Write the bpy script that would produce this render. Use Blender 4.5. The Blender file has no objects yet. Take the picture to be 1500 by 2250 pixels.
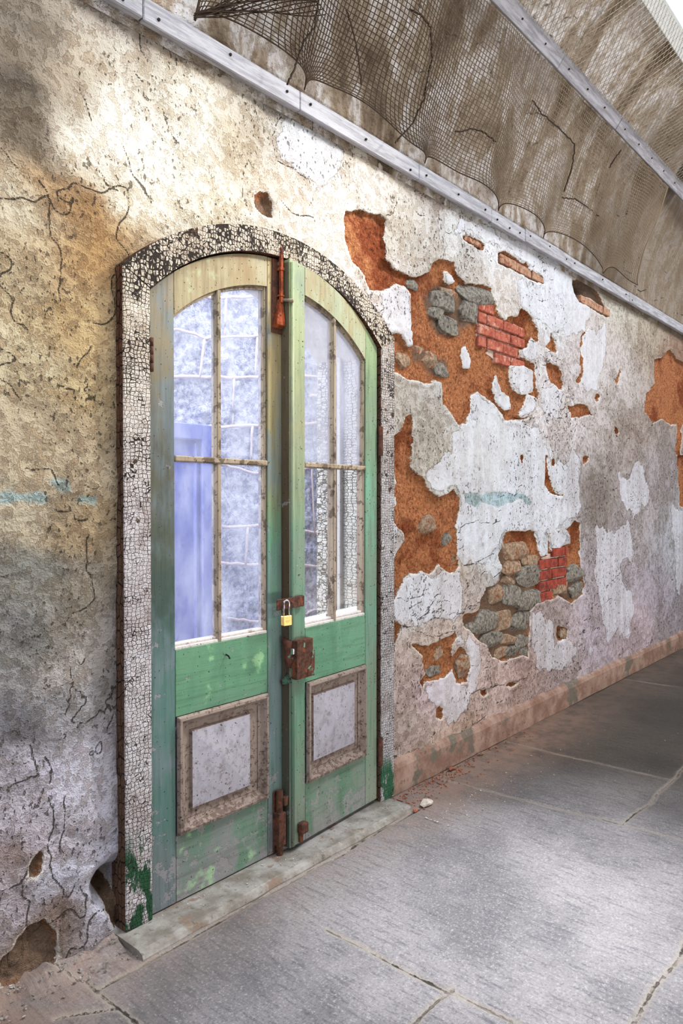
import bpy, bmesh, math, random
import numpy as np
from mathutils import Vector, Matrix
random.seed(7)
rng = np.random.RandomState(7)
C = bpy.context.scene.collection
SC = bpy.context.scene

# ------------------------------------------------------------------ camera model (1500 x 2250 frame)
W, H, F = 1500., 2250., 1600.
PITCH = math.atan(25 / F)
TH = math.atan(1380 / F * math.cos(PITCH))
CAM = Vector((0, -2.2, 1.5))
FW = Vector((math.cos(TH) * math.cos(PITCH), math.sin(TH) * math.cos(PITCH), -math.sin(PITCH)))
RT = Vector((math.sin(TH), -math.cos(TH), 0))
UP = RT.cross(FW)
YW = .02                     # plaster face
VY, VZ, VR = -1.58, 3.17, 1.6   # vault axis and radius


def ray(x, y):
    return FW + RT * ((x - W / 2) / F) - UP * ((y - H / 2) / F)


def wp(x, y, Y=YW):
    """photo point -> (x, z) on the wall plane y = Y"""
    r = ray(x, y)
    t = (Y - CAM.y) / r.y
    return (t * r.x, CAM.z + t * r.z)


def fp(x, y, Z=0.):
    r = ray(x, y)
    t = (Z - CAM.z) / r.z
    return (t * r.x, CAM.y + t * r.y)


def vp(x, y, R=VR):
    """photo point -> 3D point on the vault cylinder"""
    r = ray(x, y)
    oy, oz = CAM.y - VY, CAM.z - VZ
    a = r.y ** 2 + r.z ** 2
    b = oy * r.y + oz * r.z
    c = oy * oy + oz * oz - R * R
    t = (-b + math.sqrt(max(0, b * b - a * c))) / a
    return CAM + r * t


def Z3(p): return [(840 + a * .44, 380 + b * .44) for a, b in p]
def Z4(p): return [(840 + a * .44, 1000 + b * .44) for a, b in p]


def lin(c):
    return tuple(((v / 255.) / 12.92 if v <= 10 else (((v / 255.) + .055) / 1.055) ** 2.4) for v in c[:3])


# ------------------------------------------------------------------ numpy noise
def _h(ix, iy, seed):
    n = (ix.astype(np.int64) * 374761393 + iy.astype(np.int64) * 668265263 + seed * 1274126177) & 0x7fffffff
    n = ((n ^ (n >> 13)) * 1274126177) & 0x7fffffff
    return ((n ^ (n >> 16)) & 0xffff) / 65535.


def vnoise(x, y, seed=0):
    ix, iy = np.floor(x), np.floor(y)
    fx, fy = x - ix, y - iy
    fx, fy = fx * fx * (3 - 2 * fx), fy * fy * (3 - 2 * fy)
    a, b = _h(ix, iy, seed), _h(ix + 1, iy, seed)
    c, d = _h(ix, iy + 1, seed), _h(ix + 1, iy + 1, seed)
    return (a + (b - a) * fx) * (1 - fy) + (c + (d - c) * fx) * fy


def fbm(x, y, f, oct=4, seed=0, rough=.5):
    s, a, t = 0, 1., 0
    for o in range(oct):
        s = s + a * (vnoise(x * f, y * f, seed + o * 17) - .5)
        t += a
        a *= rough
        f *= 2.03
    return s / t * 2      # about -1..1


def level_crack(X, Z, f, seed):
    """distance to the wandering zero line of a noise field"""
    n = fbm(X, Z, f, 4, seed, .55)
    gx = np.gradient(n, axis=0) / np.maximum(np.gradient(X, axis=0), 1e-6)
    gz = np.gradient(n, axis=1) / np.maximum(np.gradient(Z, axis=1), 1e-6)
    return np.abs(n) / np.maximum(np.hypot(gx, gz), f * .8)


def sstep(v, a, b):
    t = np.clip((v - a) / (b - a), 0, 1)
    return t * t * (3 - 2 * t)


def poly_sd(px, pz, poly):
    """signed distance, positive inside"""
    P = np.array(poly)
    d = np.full(px.shape, 1e9)
    ins = np.zeros(px.shape, bool)
    n = len(P)
    for i in range(n):
        ax, az = P[i]
        bx, bz = P[(i + 1) % n]
        ex, ez = bx - ax, bz - az
        l2 = ex * ex + ez * ez + 1e-12
        t = np.clip(((px - ax) * ex + (pz - az) * ez) / l2, 0, 1)
        dx, dz = px - ax - t * ex, pz - az - t * ez
        d = np.minimum(d, dx * dx + dz * dz)
        if az != bz:
            c = ((az > pz) != (bz > pz)) & (px < (bx - ax) * (pz - az) / (bz - az) + ax)
            ins ^= c
    d = np.sqrt(d)
    return np.where(ins, d, -d)


def union_sd(px, pz, polys, margin=.25):
    out = np.full(px.shape, -margin)
    for P in polys:
        a = np.array(P)
        m = (px > a[:, 0].min() - margin) & (px < a[:, 0].max() + margin) & (pz > a[:, 1].min() - margin) & (pz < a[:, 1].max() + margin)
        if m.any():
            out[m] = np.maximum(out[m], poly_sd(px[m], pz[m], P))
    return out


# ------------------------------------------------------------------ node helper
class G:
    def __init__(s, name):
        s.mat = bpy.data.materials.new(name)
        s.mat.use_nodes = True
        s.nt = s.mat.node_tree
        s.nt.nodes.clear()
        s.out = s.nt.nodes.new('ShaderNodeOutputMaterial')
        s.b = s.nt.nodes.new('ShaderNodeBsdfPrincipled')
        s.nt.links.new(s.b.outputs[0], s.out.inputs[0])
        s.b.inputs['Roughness'].default_value = .85
        s.b.inputs['Specular IOR Level'].default_value = .25

    def lk(s, inp, v):
        if isinstance(v, bpy.types.NodeSocket):
            s.nt.links.new(v, inp)
        elif isinstance(v, (tuple, list)):
            v = tuple(v)
            if inp.type == 'RGBA' and len(v) == 3: v = v + (1.,)
            inp.default_value = v
        else:
            inp.default_value = v

    def n(s, t): return s.nt.nodes.new(t)

    def pos(s, scale=(1, 1, 1), rot=(0, 0, 0), src=None):
        if src is None:
            src = s.n('ShaderNodeNewGeometry').outputs['Position']
        if scale == (1, 1, 1) and rot == (0, 0, 0): return src
        m = s.n('ShaderNodeMapping')
        s.lk(m.inputs[0], src)
        m.inputs['Scale'].default_value = scale
        m.inputs['Rotation'].default_value = rot
        return m.outputs[0]

    def noise(s, vec, scale, detail=3, rough=.55, dist=0, col=False):
        t = s.n('ShaderNodeTexNoise')
        s.lk(t.inputs['Vector'], vec)
        t.inputs['Scale'].default_value = scale
        t.inputs['Detail'].default_value = detail
        t.inputs['Roughness'].default_value = rough
        t.inputs['Distortion'].default_value = dist
        return t.outputs['Color' if col else 'Fac']

    def vor(s, vec, scale, feat='F1', rand=1., out='Distance'):
        t = s.n('ShaderNodeTexVoronoi')
        t.feature = feat
        s.lk(t.inputs['Vector'], vec)
        t.inputs['Scale'].default_value = scale
        t.inputs['Randomness'].default_value = rand
        return t.outputs[out]

    def warp(s, vec, scale, amt, detail=2):
        """vec + (noise - .5) * amt"""
        c = s.noise(vec, scale, detail, col=True)
        a = s.n('ShaderNodeVectorMath'); a.operation = 'SUBTRACT'
        s.lk(a.inputs[0], c); a.inputs[1].default_value = (.5, .5, .5)
        m = s.n('ShaderNodeVectorMath'); m.operation = 'MULTIPLY_ADD'
        s.lk(m.inputs[0], a.outputs[0]); m.inputs[1].default_value = (amt,) * 3; s.lk(m.inputs[2], vec)
        return m.outputs[0]

    def m(s, op, a, b=0., c=0.):
        t = s.n('ShaderNodeMath'); t.operation = op
        s.lk(t.inputs[0], a); s.lk(t.inputs[1], b)
        s.lk(t.inputs[2], c)
        return t.outputs[0]

    def ss(s, v, lo, hi, a=0., b=1.):
        t = s.n('ShaderNodeMapRange'); t.interpolation_type = 'SMOOTHSTEP'
        s.lk(t.inputs[0], v)
        t.inputs[1].default_value = lo; t.inputs[2].default_value = hi
        t.inputs[3].default_value = a; t.inputs[4].default_value = b
        return t.outputs[0]

    def mix(s, f, a, b, blend='MIX'):
        t = s.n('ShaderNodeMix'); t.data_type = 'RGBA'; t.blend_type = blend
        s.lk(t.inputs[0], f); s.lk(t.inputs[6], a); s.lk(t.inputs[7], b)
        return t.outputs[2]

    def ramp(s, f, stops):
        t = s.n('ShaderNodeValToRGB')
        e = t.color_ramp.elements
        while len(e) < len(stops): e.new(.5)
        for el, (p, c) in zip(e, stops):
            el.position = p; el.color = tuple(c) + (1.,)
        s.lk(t.inputs[0], f)
        return t.outputs[0]

    def attr(s, name, out='Color'):
        t = s.n('ShaderNodeAttribute'); t.attribute_name = name
        return t.outputs[out]

    def sep(s, v):
        t = s.n('ShaderNodeSeparateXYZ'); s.lk(t.inputs[0], v)
        return t.outputs

    def bump(s, h, dist=.01, strength=1., nrm=None):
        t = s.n('ShaderNodeBump')
        s.lk(t.inputs['Height'], h)
        t.inputs['Distance'].default_value = dist
        t.inputs['Strength'].default_value = strength
        if nrm: s.lk(t.inputs['Normal'], nrm)
        return t.outputs[0]

    def done(s, col, bump=None, rough=None, metal=None):
        s.lk(s.b.inputs['Base Color'], col)
        if bump is not None: s.lk(s.b.inputs['Normal'], bump)
        if rough is not None: s.lk(s.b.inputs['Roughness'], rough)
        if metal is not None: s.lk(s.b.inputs['Metallic'], metal)
        return s.mat


# ------------------------------------------------------------------ materials
def m_wall():
    g = G('peeling_plaster')
    P = g.pos()
    tint = g.attr('tint')
    sdo = g.attr('sdo', 'Fac')
    sdp = g.attr('sdp', 'Fac')
    n1 = g.attr('mot', 'Fac')
    n2 = g.noise(P, 26, 4, .72)
    n3 = g.noise(P, 150, 2, .6)
    nd = g.m('ADD', g.m('MULTIPLY', n2, .6), g.m('MULTIPLY', n3, .4))
    # worn under-layers of the plaster
    flake = g.ss(n2, .52, .56)
    patch = g.ss(n1, .44, .60)
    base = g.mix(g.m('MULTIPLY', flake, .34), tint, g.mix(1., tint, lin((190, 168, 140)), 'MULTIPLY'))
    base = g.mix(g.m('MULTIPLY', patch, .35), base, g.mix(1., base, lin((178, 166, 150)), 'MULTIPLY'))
    # bluish white paint coat
    e = g.m('ADD', sdp, g.m('MULTIPLY', g.m('SUBTRACT', nd, .5), .07))
    paint = g.ss(e, 0., .003)
    streak = g.noise(g.pos((14, 14, 1.6)), 1, 3, .6)
    pcol = g.mix(g.ss(streak, .35, .7), lin((212, 215, 226)), lin((190, 190, 196)))
    col = g.mix(g.m('MULTIPLY', paint, .6), base, pcol)
    lip = g.m('MULTIPLY', g.ss(e, -.008, -.001), g.ss(e, .0, .003, 1., 0.))
    col = g.mix(g.m('MULTIPLY', lip, .55), col, lin((96, 84, 74)))
    # pits and hairline cracks
    pit = g.m('MULTIPLY', g.ss(g.noise(g.pos((1, 1, .7)), 70, 2, .5), .62, .67), g.ss(n1, .40, .56))
    crack = g.ss(g.m('ADD', g.attr('crk', 'Fac'), g.m('MULTIPLY', g.m('SUBTRACT', n3, .5), .006)), .0013, .0036, 1., 0.)
    dark = g.m('MAXIMUM', g.m('MULTIPLY', pit, .8), crack)
    col = g.mix(g.m('MULTIPLY', dark, .85), col, lin((62, 50, 40)))
    # exposed sandy backing
    eo = g.m('ADD', sdo, g.m('MULTIPLY', g.m('SUBTRACT', nd, .5), .030))
    mo = g.ss(eo, 0., .003)
    g1 = g.noise(P, 60, 4, .78)
    oc = g.ramp(g1, [(.30, lin((92, 54, 34))), (.46, lin((176, 116, 74))), (.60, lin((200, 146, 104))), (.8, lin((216, 176, 146)))])
    oc = g.mix(g.ss(n1, .50, .66), oc, g.mix(1., oc, lin((205, 170, 150)), 'MULTIPLY'))
    oc = g.mix(g.attr('brn', 'Fac'), oc, g.mix(g1, lin((88, 70, 56)), lin((160, 136, 116))))
    col = g.mix(mo, col, oc)
    rim = g.m('MULTIPLY', g.ss(eo, -.012, -.002), g.ss(eo, 0., .003, 1., 0.))
    col = g.mix(g.m('MULTIPLY', rim, .5), col, lin((232, 224, 214)))
    h = g.m('MULTIPLY', n2, .014)
    h = g.m('ADD', h, g.m('MULTIPLY', n3, .003))
    h = g.m('ADD', h, g.m('MULTIPLY', flake, -.004))
    h = g.m('ADD', h, g.m('MULTIPLY', dark, -.008))
    h = g.m('MULTIPLY', h, g.m('SUBTRACT', 1., g.m('MULTIPLY', paint, .55)))
    h = g.m('ADD', h, g.m('MULTIPLY', paint, .003))
    h = g.m('ADD', h, g.m('MULTIPLY', mo, g.m('SUBTRACT', g.m('MULTIPLY', g1, .018), .018)))
    return g.done(col, g.bump(h, 1.), .92)


def m_ceiling():
    g = G('stained_vault_plaster')
    P = g.attr('arc', 'Vector')
    s1 = g.noise(g.pos((1.5, .55, 1), src=P), 2.4, 5, .6, .6)
    s2 = g.noise(P, 22, 4, .72)
    s3 = g.noise(P, 90, 2, .6)
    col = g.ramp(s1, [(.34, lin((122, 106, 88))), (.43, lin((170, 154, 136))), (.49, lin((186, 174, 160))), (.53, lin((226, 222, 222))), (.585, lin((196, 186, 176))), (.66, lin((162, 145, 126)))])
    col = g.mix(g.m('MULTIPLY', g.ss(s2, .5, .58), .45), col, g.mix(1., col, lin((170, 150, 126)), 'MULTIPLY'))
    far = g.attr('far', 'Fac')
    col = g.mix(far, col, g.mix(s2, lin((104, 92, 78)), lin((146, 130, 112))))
    shadow_slot = g.m('MULTIPLY', g.ss(g.noise(g.pos((3.2, .5, 1), src=P), 1.3, 3, .5, .4), .60, .66), g.attr('shadow_slot', 'Fac'))  # slots by the skylight, their shadow painted in as dark streaks
    col = g.mix(g.m('MULTIPLY', shadow_slot, .85), col, lin((48, 38, 30)))
    pit = g.ss(s3, .62, .70)
    crk = g.ss(g.attr('crk', 'Fac'), .002, .007, 1., 0.)
    dk = g.m('MAXIMUM', g.m('MULTIPLY', pit, .6), crk)
    col = g.mix(g.m('MULTIPLY', dk, .75), col, lin((66, 52, 42)))
    h = g.m('ADD', g.m('MULTIPLY', s2, .020), g.m('MULTIPLY', s3, .004))
    h = g.m('ADD', h, g.m('MULTIPLY', dk, -.006))
    h = g.m('ADD', h, g.m('MULTIPLY', shadow_slot, -.03))
    return g.done(col, g.bump(h, 1.), .95)


def m_floor():
    g = G('worn_flagstone')
    P = g.pos()
    st = g.noise(g.pos((34, 5, 1), (0, 0, -.35)), 1.6, 5, .65)
    n1 = g.noise(P, 1.4, 5, .6)
    n2 = g.noise(P, 120, 3, .7)
    col = g.mix(g.ss(n1, .35, .65), lin((124, 122, 124)), lin((158, 154, 156)))
    col = g.mix(g.m('MULTIPLY', g.ss(st, .48, .68), .5), col, lin((92, 92, 100)))
    col = g.mix(g.m('MULTIPLY', g.ss(n2, .56, .66), .5), col, lin((196, 192, 190)))
    col = g.mix(g.m('MULTIPLY', g.ss(n2, .46, .36), .35), col, lin((70, 70, 74)))
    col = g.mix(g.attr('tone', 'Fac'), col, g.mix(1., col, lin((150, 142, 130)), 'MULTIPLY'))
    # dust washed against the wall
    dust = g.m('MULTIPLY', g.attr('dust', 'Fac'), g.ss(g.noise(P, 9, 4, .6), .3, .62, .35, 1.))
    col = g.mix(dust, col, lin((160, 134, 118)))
    j = g.m('ADD', g.attr('joint', 'Fac'), g.m('MULTIPLY', g.m('SUBTRACT', g.noise(P, 38, 4, .7), .5), .02))
    jm = g.ss(j, .0, .006, 1., 0.)
    jn = g.ss(j, .004, .022, 1., 0.)
    light = g.ss(g.noise(P, 3.1, 2), .42, .60)
    jc = g.mix(light, lin((58, 54, 50)), lin((150, 142, 132)))
    col = g.mix(g.m('MULTIPLY', jn, .55), col, lin((168, 158, 146)))
    col = g.mix(g.m('MULTIPLY', jm, .9), col, jc)
    h = g.m('ADD', g.m('MULTIPLY', st, .006), g.m('MULTIPLY', n2, .0016))
    h = g.m('ADD', h, g.m('MULTIPLY', jm, -.006))
    return g.done(col, g.bump(h, 1.), g.ss(n1, .3, .7, .55, .75))


def m_crackle(name, warm, cool, crack, scale=(1, 1, 1.25), size=62., width=.13, under=None, split=1.2, body=None, spec=(.02, .10)):
    g = G(name)
    P = g.pos()
    z = g.sep(P)[2]
    q = g.warp(g.pos(scale), 14, .035, 2)
    d = g.vor(q, size, 'DISTANCE_TO_EDGE', .45)
    d2 = g.vor(q, size * 2.1, 'DISTANCE_TO_EDGE', .5)
    wv = g.noise(P, 9, 3, .6)
    up = g.ss(z, split, split + 1.2)
    lim = g.m('ADD', spec[0], g.m('MULTIPLY', g.m('MULTIPLY', g.ss(wv, .3, .7), g.m('ADD', .35, g.m('MULTIPLY', up, .65))), spec[1]))
    c1 = g.ss(g.m('SUBTRACT', d, lim), -.02, .03, 1., 0.)
    c2 = g.m('MULTIPLY', g.ss(g.m('SUBTRACT', d2, g.m('MULTIPLY', lim, .6)), -.02, .03, 1., 0.), .7)
    ck = g.m('MAXIMUM', c1, c2)
    cell = g.sep(g.vor(q, size, 'F1', .45, 'Color'))[0]
    col = g.mix(up, cool, warm)
    col = g.mix(g.m('MULTIPLY', cell, .30), col, g.mix(1., col, lin((176, 160, 140)), 'MULTIPLY'))
    dirt = g.ss(g.noise(P, 5, 4, .65), .45, .7)
    col = g.mix(g.m('MULTIPLY', dirt, .4), col, g.mix(1., col, lin((170, 150, 130)), 'MULTIPLY'))
    if under:
        low = g.m('MULTIPLY', g.ss(z, under[1], under[1] + .12, 1., 0.), g.ss(g.noise(g.pos((2, 2, .6)), 11, 4, .6), .46, .52))
        col = g.mix(low, col, under[0])
    gone = g.ss(g.noise(P, 13, 4, .6), .66, .70)
    col = g.mix(gone, col, lin((96, 74, 58)))
    col = g.mix(ck, col, crack)
    h = g.m('ADD', g.m('MULTIPLY', ck, -.005), g.m('MULTIPLY', g.noise(P, 90, 3), .003))
    return g.done(col, g.bump(h, 1.), .8)


def m_wood(name, stops, worn=lin((150, 146, 148)), wornlev=.60, dirt=.5, pale=None, grain=(70, 70, 4), ws=16, alt=None):
    """painted boards: colour runs with height, worn patches, dark specks; stops are (z, colour)"""
    g = G(name)
    P = g.pos()
    z = g.sep(P)[2]
    n1 = g.noise(P, 5, 5, .62)
    zz = g.m('ADD', z, g.m('MULTIPLY', g.m('SUBTRACT', n1, .5), .55))
    col = g.ramp(g.m('DIVIDE', zz, 2.7), [(a / 2.7, c) for a, c in stops])
    if alt:
        col = g.mix(g.ss(g.noise(g.pos((1.4, 1, .7)), 4.2, 4, .68), .42, .64, 0., .75), col, alt)
    n2 = g.noise(P, ws, 4, .7)
    gr = g.noise(g.pos(grain), 1, 3, .6)
    col = g.mix(g.m('MULTIPLY', g.ss(gr, .45, .75), .30), col, g.mix(1., col, lin((140, 132, 120)), 'MULTIPLY'))
    lowz = g.ss(z, .05, .62, .11, 0.)
    wm = g.ss(g.m('ADD', n2, lowz), wornlev, wornlev + .06)
    col = g.mix(g.m('MULTIPLY', wm, .75), col, worn)
    if pale:
        col = g.mix(g.m('MULTIPLY', g.ss(g.noise(P, 7.5, 4, .6), .56, .66), .6), col, pale)
    sp = g.ss(g.noise(P, 95, 2, .5), .67, .73)
    col = g.mix(g.m('MULTIPLY', sp, dirt + .3), col, lin((38, 36, 32)))
    st = g.ss(g.noise(g.pos((9, 9, 1.5)), 1, 4, .65), .52, .72)
    col = g.mix(g.m('MULTIPLY', st, dirt * .7), col, g.mix(1., col, lin((120, 112, 108)), 'MULTIPLY'))
    h = g.m('ADD', g.m('MULTIPLY', gr, .0012), g.m('MULTIPLY', wm, -.0009))
    h = g.m('ADD', h, g.m('MULTIPLY', sp, -.002))
    return g.done(col, g.bump(h, 1.), .62)


def m_plain(name, a, b, sc=30, rough=.85, bumpd=.003, c=None, stretch=(1, 1, 1), metal=None, th=(.35, .65)):
    g = G(name)
    P = g.pos(stretch)
    n = g.noise(P, sc, 5, .65)
    col = g.mix(g.ss(n, th[0], th[1]), a, b)
    if c is not None:
        col = g.mix(g.ss(g.noise(P, sc * .6, 4, .65), .56, .62), col, c)
    sp = g.noise(P, sc * 5, 3, .6)
    col = g.mix(g.m('MULTIPLY', g.ss(sp, .6, .7), .4), col, g.mix(1., col, lin((110, 100, 95)), 'MULTIPLY'))
    h = g.m('ADD', g.m('MULTIPLY', n, bumpd), g.m('MULTIPLY', sp, bumpd * .5))
    return g.done(col, g.bump(h, 1.), rough, metal)


def m_glass(name, haze, lo, hi):
    g = G(name)
    P = g.pos()
    g.nt.nodes.remove(g.b)
    tr = g.n('ShaderNodeBsdfTransparent'); tr.inputs[0].default_value = (.97, .98, 1, 1)
    gl = g.n('ShaderNodeBsdfGlossy'); gl.inputs['Roughness'].default_value = .03
    df = g.n('ShaderNodeBsdfDiffuse'); g.lk(df.inputs[0], lin(haze))
    tl = g.n('ShaderNodeBsdfTranslucent'); g.lk(tl.inputs[0], lin(haze))
    a = g.n('ShaderNodeMixShader'); a.inputs[0].default_value = .5
    g.nt.links.new(df.outputs[0], a.inputs[1]); g.nt.links.new(tl.outputs[0], a.inputs[2])
    b = g.n('ShaderNodeMixShader')
    g.lk(b.inputs[0], g.ss(g.noise(g.pos((6, 6, 2.5)), 1, 5, .65), .3, .75, lo, hi))
    g.nt.links.new(tr.outputs[0], b.inputs[1]); g.nt.links.new(a.outputs[0], b.inputs[2])
    fr = g.n('ShaderNodeFresnel'); fr.inputs[0].default_value = 1.35
    c = g.n('ShaderNodeMixShader')
    g.lk(c.inputs[0], g.m('MULTIPLY', fr.outputs[0], .3))
    g.nt.links.new(b.outputs[0], c.inputs[1]); g.nt.links.new(gl.outputs[0], c.inputs[2])
    g.nt.links.new(c.outputs[0], g.out.inputs[0])
    return g.mat


M = {}
M['wall'] = m_wall()
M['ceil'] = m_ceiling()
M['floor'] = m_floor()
M['casing'] = m_crackle('alligatored_cream_paint', lin((226, 214, 196)), lin((206, 202, 206)), lin((50, 40, 33)), (1, 1, 1.15), 62., under=(lin((44, 96, 66)), .26))
M['casing_arch'] = m_crackle('flaked_cream_paint', lin((218, 206, 190)), lin((208, 200, 194)), lin((44, 34, 27)), (1.3, 1.3, .9), 58., spec=(.03, .13))
M['casing_r'] = m_crackle('alligatored_white_paint', lin((202, 194, 188)), lin((204, 202, 206)), lin((60, 52, 48)), (1, 1, 1.3), 62., under=(lin((60, 120, 88)), .16))
M['reveal_white'] = m_crackle('checked_white_paint', lin((226, 226, 226)), lin((236, 234, 226)), lin((104, 96, 88)), (1, .7, 1.5), 44., spec=(.035, .07))
M['raw_wood'] = m_crackle('bare_red_brown_wood', lin((116, 78, 58)), lin((112, 86, 70)), lin((34, 24, 18)), (1, 1, .45), 42., spec=(.02, .06))
gL1 = [(0, lin((122, 128, 130))), (.35, lin((92, 122, 116))), (.8, lin((92, 124, 116))), (1.15, lin((70, 88, 82))), (1.55, lin((104, 104, 90))), (2.3, lin((150, 138, 116)))]
gL2 = [(0, lin((128, 134, 132))), (.4, lin((110, 134, 130))), (.9, lin((112, 142, 130))), (1.3, lin((106, 146, 122))), (1.7, lin((142, 138, 106))), (2.4, lin((170, 152, 118)))]
gLr = [(0, lin((150, 146, 150))), (.25, lin((122, 134, 128))), (.5, lin((108, 136, 120))), (.8, lin((106, 148, 120))), (1.0, lin((112, 150, 124))), (2.4, lin((150, 160, 110)))]
gR1 = [(0, lin((130, 142, 130))), (.5, lin((106, 144, 122))), (1.0, lin((110, 144, 126))), (1.35, lin((118, 146, 126))), (1.75, lin((150, 150, 122))), (2.4, lin((154, 166, 130)))]
gR2 = [(0, lin((144, 152, 138))), (.5, lin((120, 150, 130))), (1.0, lin((120, 154, 138))), (1.5, lin((122, 160, 140))), (2.0, lin((126, 146, 116))), (2.5, lin((150, 160, 126)))]
gRr = [(0, lin((152, 146, 148))), (.25, lin((124, 142, 128))), (.5, lin((112, 146, 124))), (.8, lin((112, 152, 128))), (1.0, lin((118, 154, 132))), (2.4, lin((150, 158, 118)))]
M['gL1'] = m_wood('worn_teal_paint', gL1, wornlev=.62, alt=lin((120, 132, 138)))
M['gL2'] = m_wood('worn_green_beige_paint', gL2, wornlev=.62, alt=lin((120, 132, 138)))
M['gLr'] = m_wood('worn_bright_green_paint', gLr, wornlev=.64, dirt=.35, pale=lin((168, 204, 160)), grain=(4, 60, 70), alt=lin((96, 138, 112)))
M['gLt'] = m_wood('faded_olive_paint', [(0, lin((160, 150, 124))), (2.35, lin((164, 152, 124))), (2.6, lin((174, 166, 140)))], wornlev=.66, dirt=.6, pale=lin((186, 194, 158)), alt=lin((150, 128, 96)))
M['gR1'] = m_wood('pale_green_paint', gR1, wornlev=.64, dirt=.4, alt=lin((128, 140, 124)))
M['gR2'] = m_wood('mint_green_paint', gR2, wornlev=.66, dirt=.35, alt=lin((128, 140, 124)))
M['gRr'] = m_wood('mid_green_paint', gRr, wornlev=.64, dirt=.35, grain=(4, 60, 70), alt=lin((96, 138, 112)))
M['gRt'] = m_wood('faded_sage_paint', [(0, lin((152, 160, 134))), (2.7, lin((158, 162, 136)))], wornlev=.66, dirt=.4, alt=lin((150, 128, 96)))
M['panel'] = m_wood('lilac_grey_paint', [(0, lin((156, 152, 162))), (.4, lin((168, 165, 174))), (2.6, lin((170, 168, 174)))], worn=lin((146, 136, 132)), wornlev=.60, dirt=.55, ws=34, grain=(30, 30, 30))
M['mould'] = m_wood('dirty_brown_white_paint', [(0, lin((134, 120, 112))), (.5, lin((150, 136, 128))), (2.6, lin((170, 160, 148)))], worn=lin((98, 80, 70)), wornlev=.56, dirt=.8, ws=50, grain=(30, 30, 30))
M['muntin'] = m_wood('flaked_putty', [(0, lin((158, 144, 132))), (1.2, lin((164, 150, 134))), (2.6, lin((150, 138, 116)))], worn=lin((86, 72, 56)), wornlev=.52, dirt=.7)
M['sillwhite'] = m_wood('white_bead_paint', [(0, lin((200, 192, 188))), (2.6, lin((210, 204, 200)))], worn=lin((150, 134, 122)), wornlev=.58, dirt=.4)
M['edge_dark'] = m_wood('dark_edge_paint', [(0, lin((84, 92, 82))), (1.2, lin((92, 74, 58))), (2.5, lin((116, 108, 86)))], wornlev=.62)  # dark green-brown paint for leaf edges, stops and groove
M['rust'] = m_plain('orange_rust', lin((112, 56, 32)), lin((170, 88, 50)), 40, .8, .002, lin((74, 44, 34)))
M['rust_dark'] = m_plain('brown_rust', lin((70, 46, 38)), lin((104, 70, 56)), 45, .75, .002, lin((128, 74, 50)))
M['rust_green'] = m_plain('rust_with_green_flakes', lin((78, 50, 42)), lin((108, 66, 52)), 30, .7, .003, lin((104, 150, 128)))
M['brass'] = m_plain('brass', lin((196, 164, 106)), lin((212, 182, 124)), 60, .35, .0003, metal=.85)
M['brass_dark'] = m_plain('engraved_brass', lin((96, 70, 36)), lin((110, 80, 42)), 60, .5, .0002, metal=.5)
M['steel'] = m_plain('steel', lin((170, 170, 172)), lin((200, 200, 204)), 50, .28, .0002, metal=.95)
M['batten'] = m_plain('grey_weathered_batten', lin((142, 140, 144)), lin((176, 174, 180)), 1.0, .7, .0015, stretch=(5, 60, 60))
M['nail'] = m_plain('nail_hole', lin((34, 28, 26)), lin((48, 40, 36)), 50, .8, .0003)
def m_net():
    g = G('old_twine')
    x = g.sep(g.pos())[0]
    c = g.mix(g.ss(x, 2.4, 4.6), lin((56, 42, 32)), lin((150, 134, 116)))
    return g.done(g.mix(g.m('MULTIPLY', g.noise(g.pos(), 9, 2), .6), c, lin((116, 98, 78))), None, .95)


M['net'] = m_net()
M['net_dark'] = m_plain('dark_twine', lin((52, 40, 32)), lin((74, 58, 46)), 30, .95, .0006)
M['net_pale'] = m_plain('pale_twine', lin((158, 146, 130)), lin((186, 176, 160)), 14, .95, .0004)
M['step'] = m_plain('worn_step_stone', lin((128, 122, 114)), lin((164, 160, 156)), 9, .8, .006, lin((136, 120, 108)))
M['skirt'] = m_plain('stained_cement', lin((138, 110, 96)), lin((170, 148, 136)), 6, .9, .008, lin((122, 114, 104)))
M['stone'] = m_plain('grey_rubble_stone', lin((112, 108, 102)), lin((160, 154, 144)), 55, .95, .006, lin((92, 84, 78)))
M['stone_brown'] = m_plain('brown_rubble_stone', lin((134, 112, 94)), lin((176, 158, 138)), 50, .95, .006, lin((150, 94, 60)))
M['brick'] = m_plain('red_brick', lin((150, 82, 66)), lin((184, 118, 98)), 30, .95, .003, lin((196, 152, 136)))
M['brick_red'] = m_plain('bright_red_brick', lin((132, 62, 50)), lin((168, 84, 68)), 26, .95, .004, lin((112, 64, 56)))
M['brick_pale'] = m_plain('dusty_brick', lin((152, 118, 98)), lin((184, 152, 130)), 30, .95, .003, lin((140, 96, 74)))
M['mortar'] = m_plain('lime_mortar', lin((196, 176, 164)), lin((216, 200, 190)), 40, .95, .004)
M['crumb'] = m_plain('brick_crumb', lin((150, 92, 70)), lin((178, 126, 104)), 60, .95, .001)
M['crumb_pale'] = m_plain('plaster_crumb', lin((188, 178, 168)), lin((214, 206, 198)), 60, .95, .001)
M['yardstone'] = m_plain('rock_faced_granite', lin((150, 154, 184)), lin((218, 222, 238)), 26, .9, .05, th=(.38, .58))
M['yardmortar'] = m_plain('buff_ribbon_mortar', lin((184, 168, 170)), lin((206, 192, 194)), 40, .9, .003)
M['bluedoor'] = m_plain('faded_blue_paint', lin((92, 100, 168)), lin((128, 134, 190)), 5, .7, .0015, stretch=(1, 1, .5))
M['plain'] = m_plain('grey_plaster', lin((168, 160, 150)), lin((196, 188, 178)), 6, .95, .008)
M['frame_white'] = m_plain('white_skylight_paint', lin((222, 226, 228)), lin((236, 240, 240)), 20, .6, .001)
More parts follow.
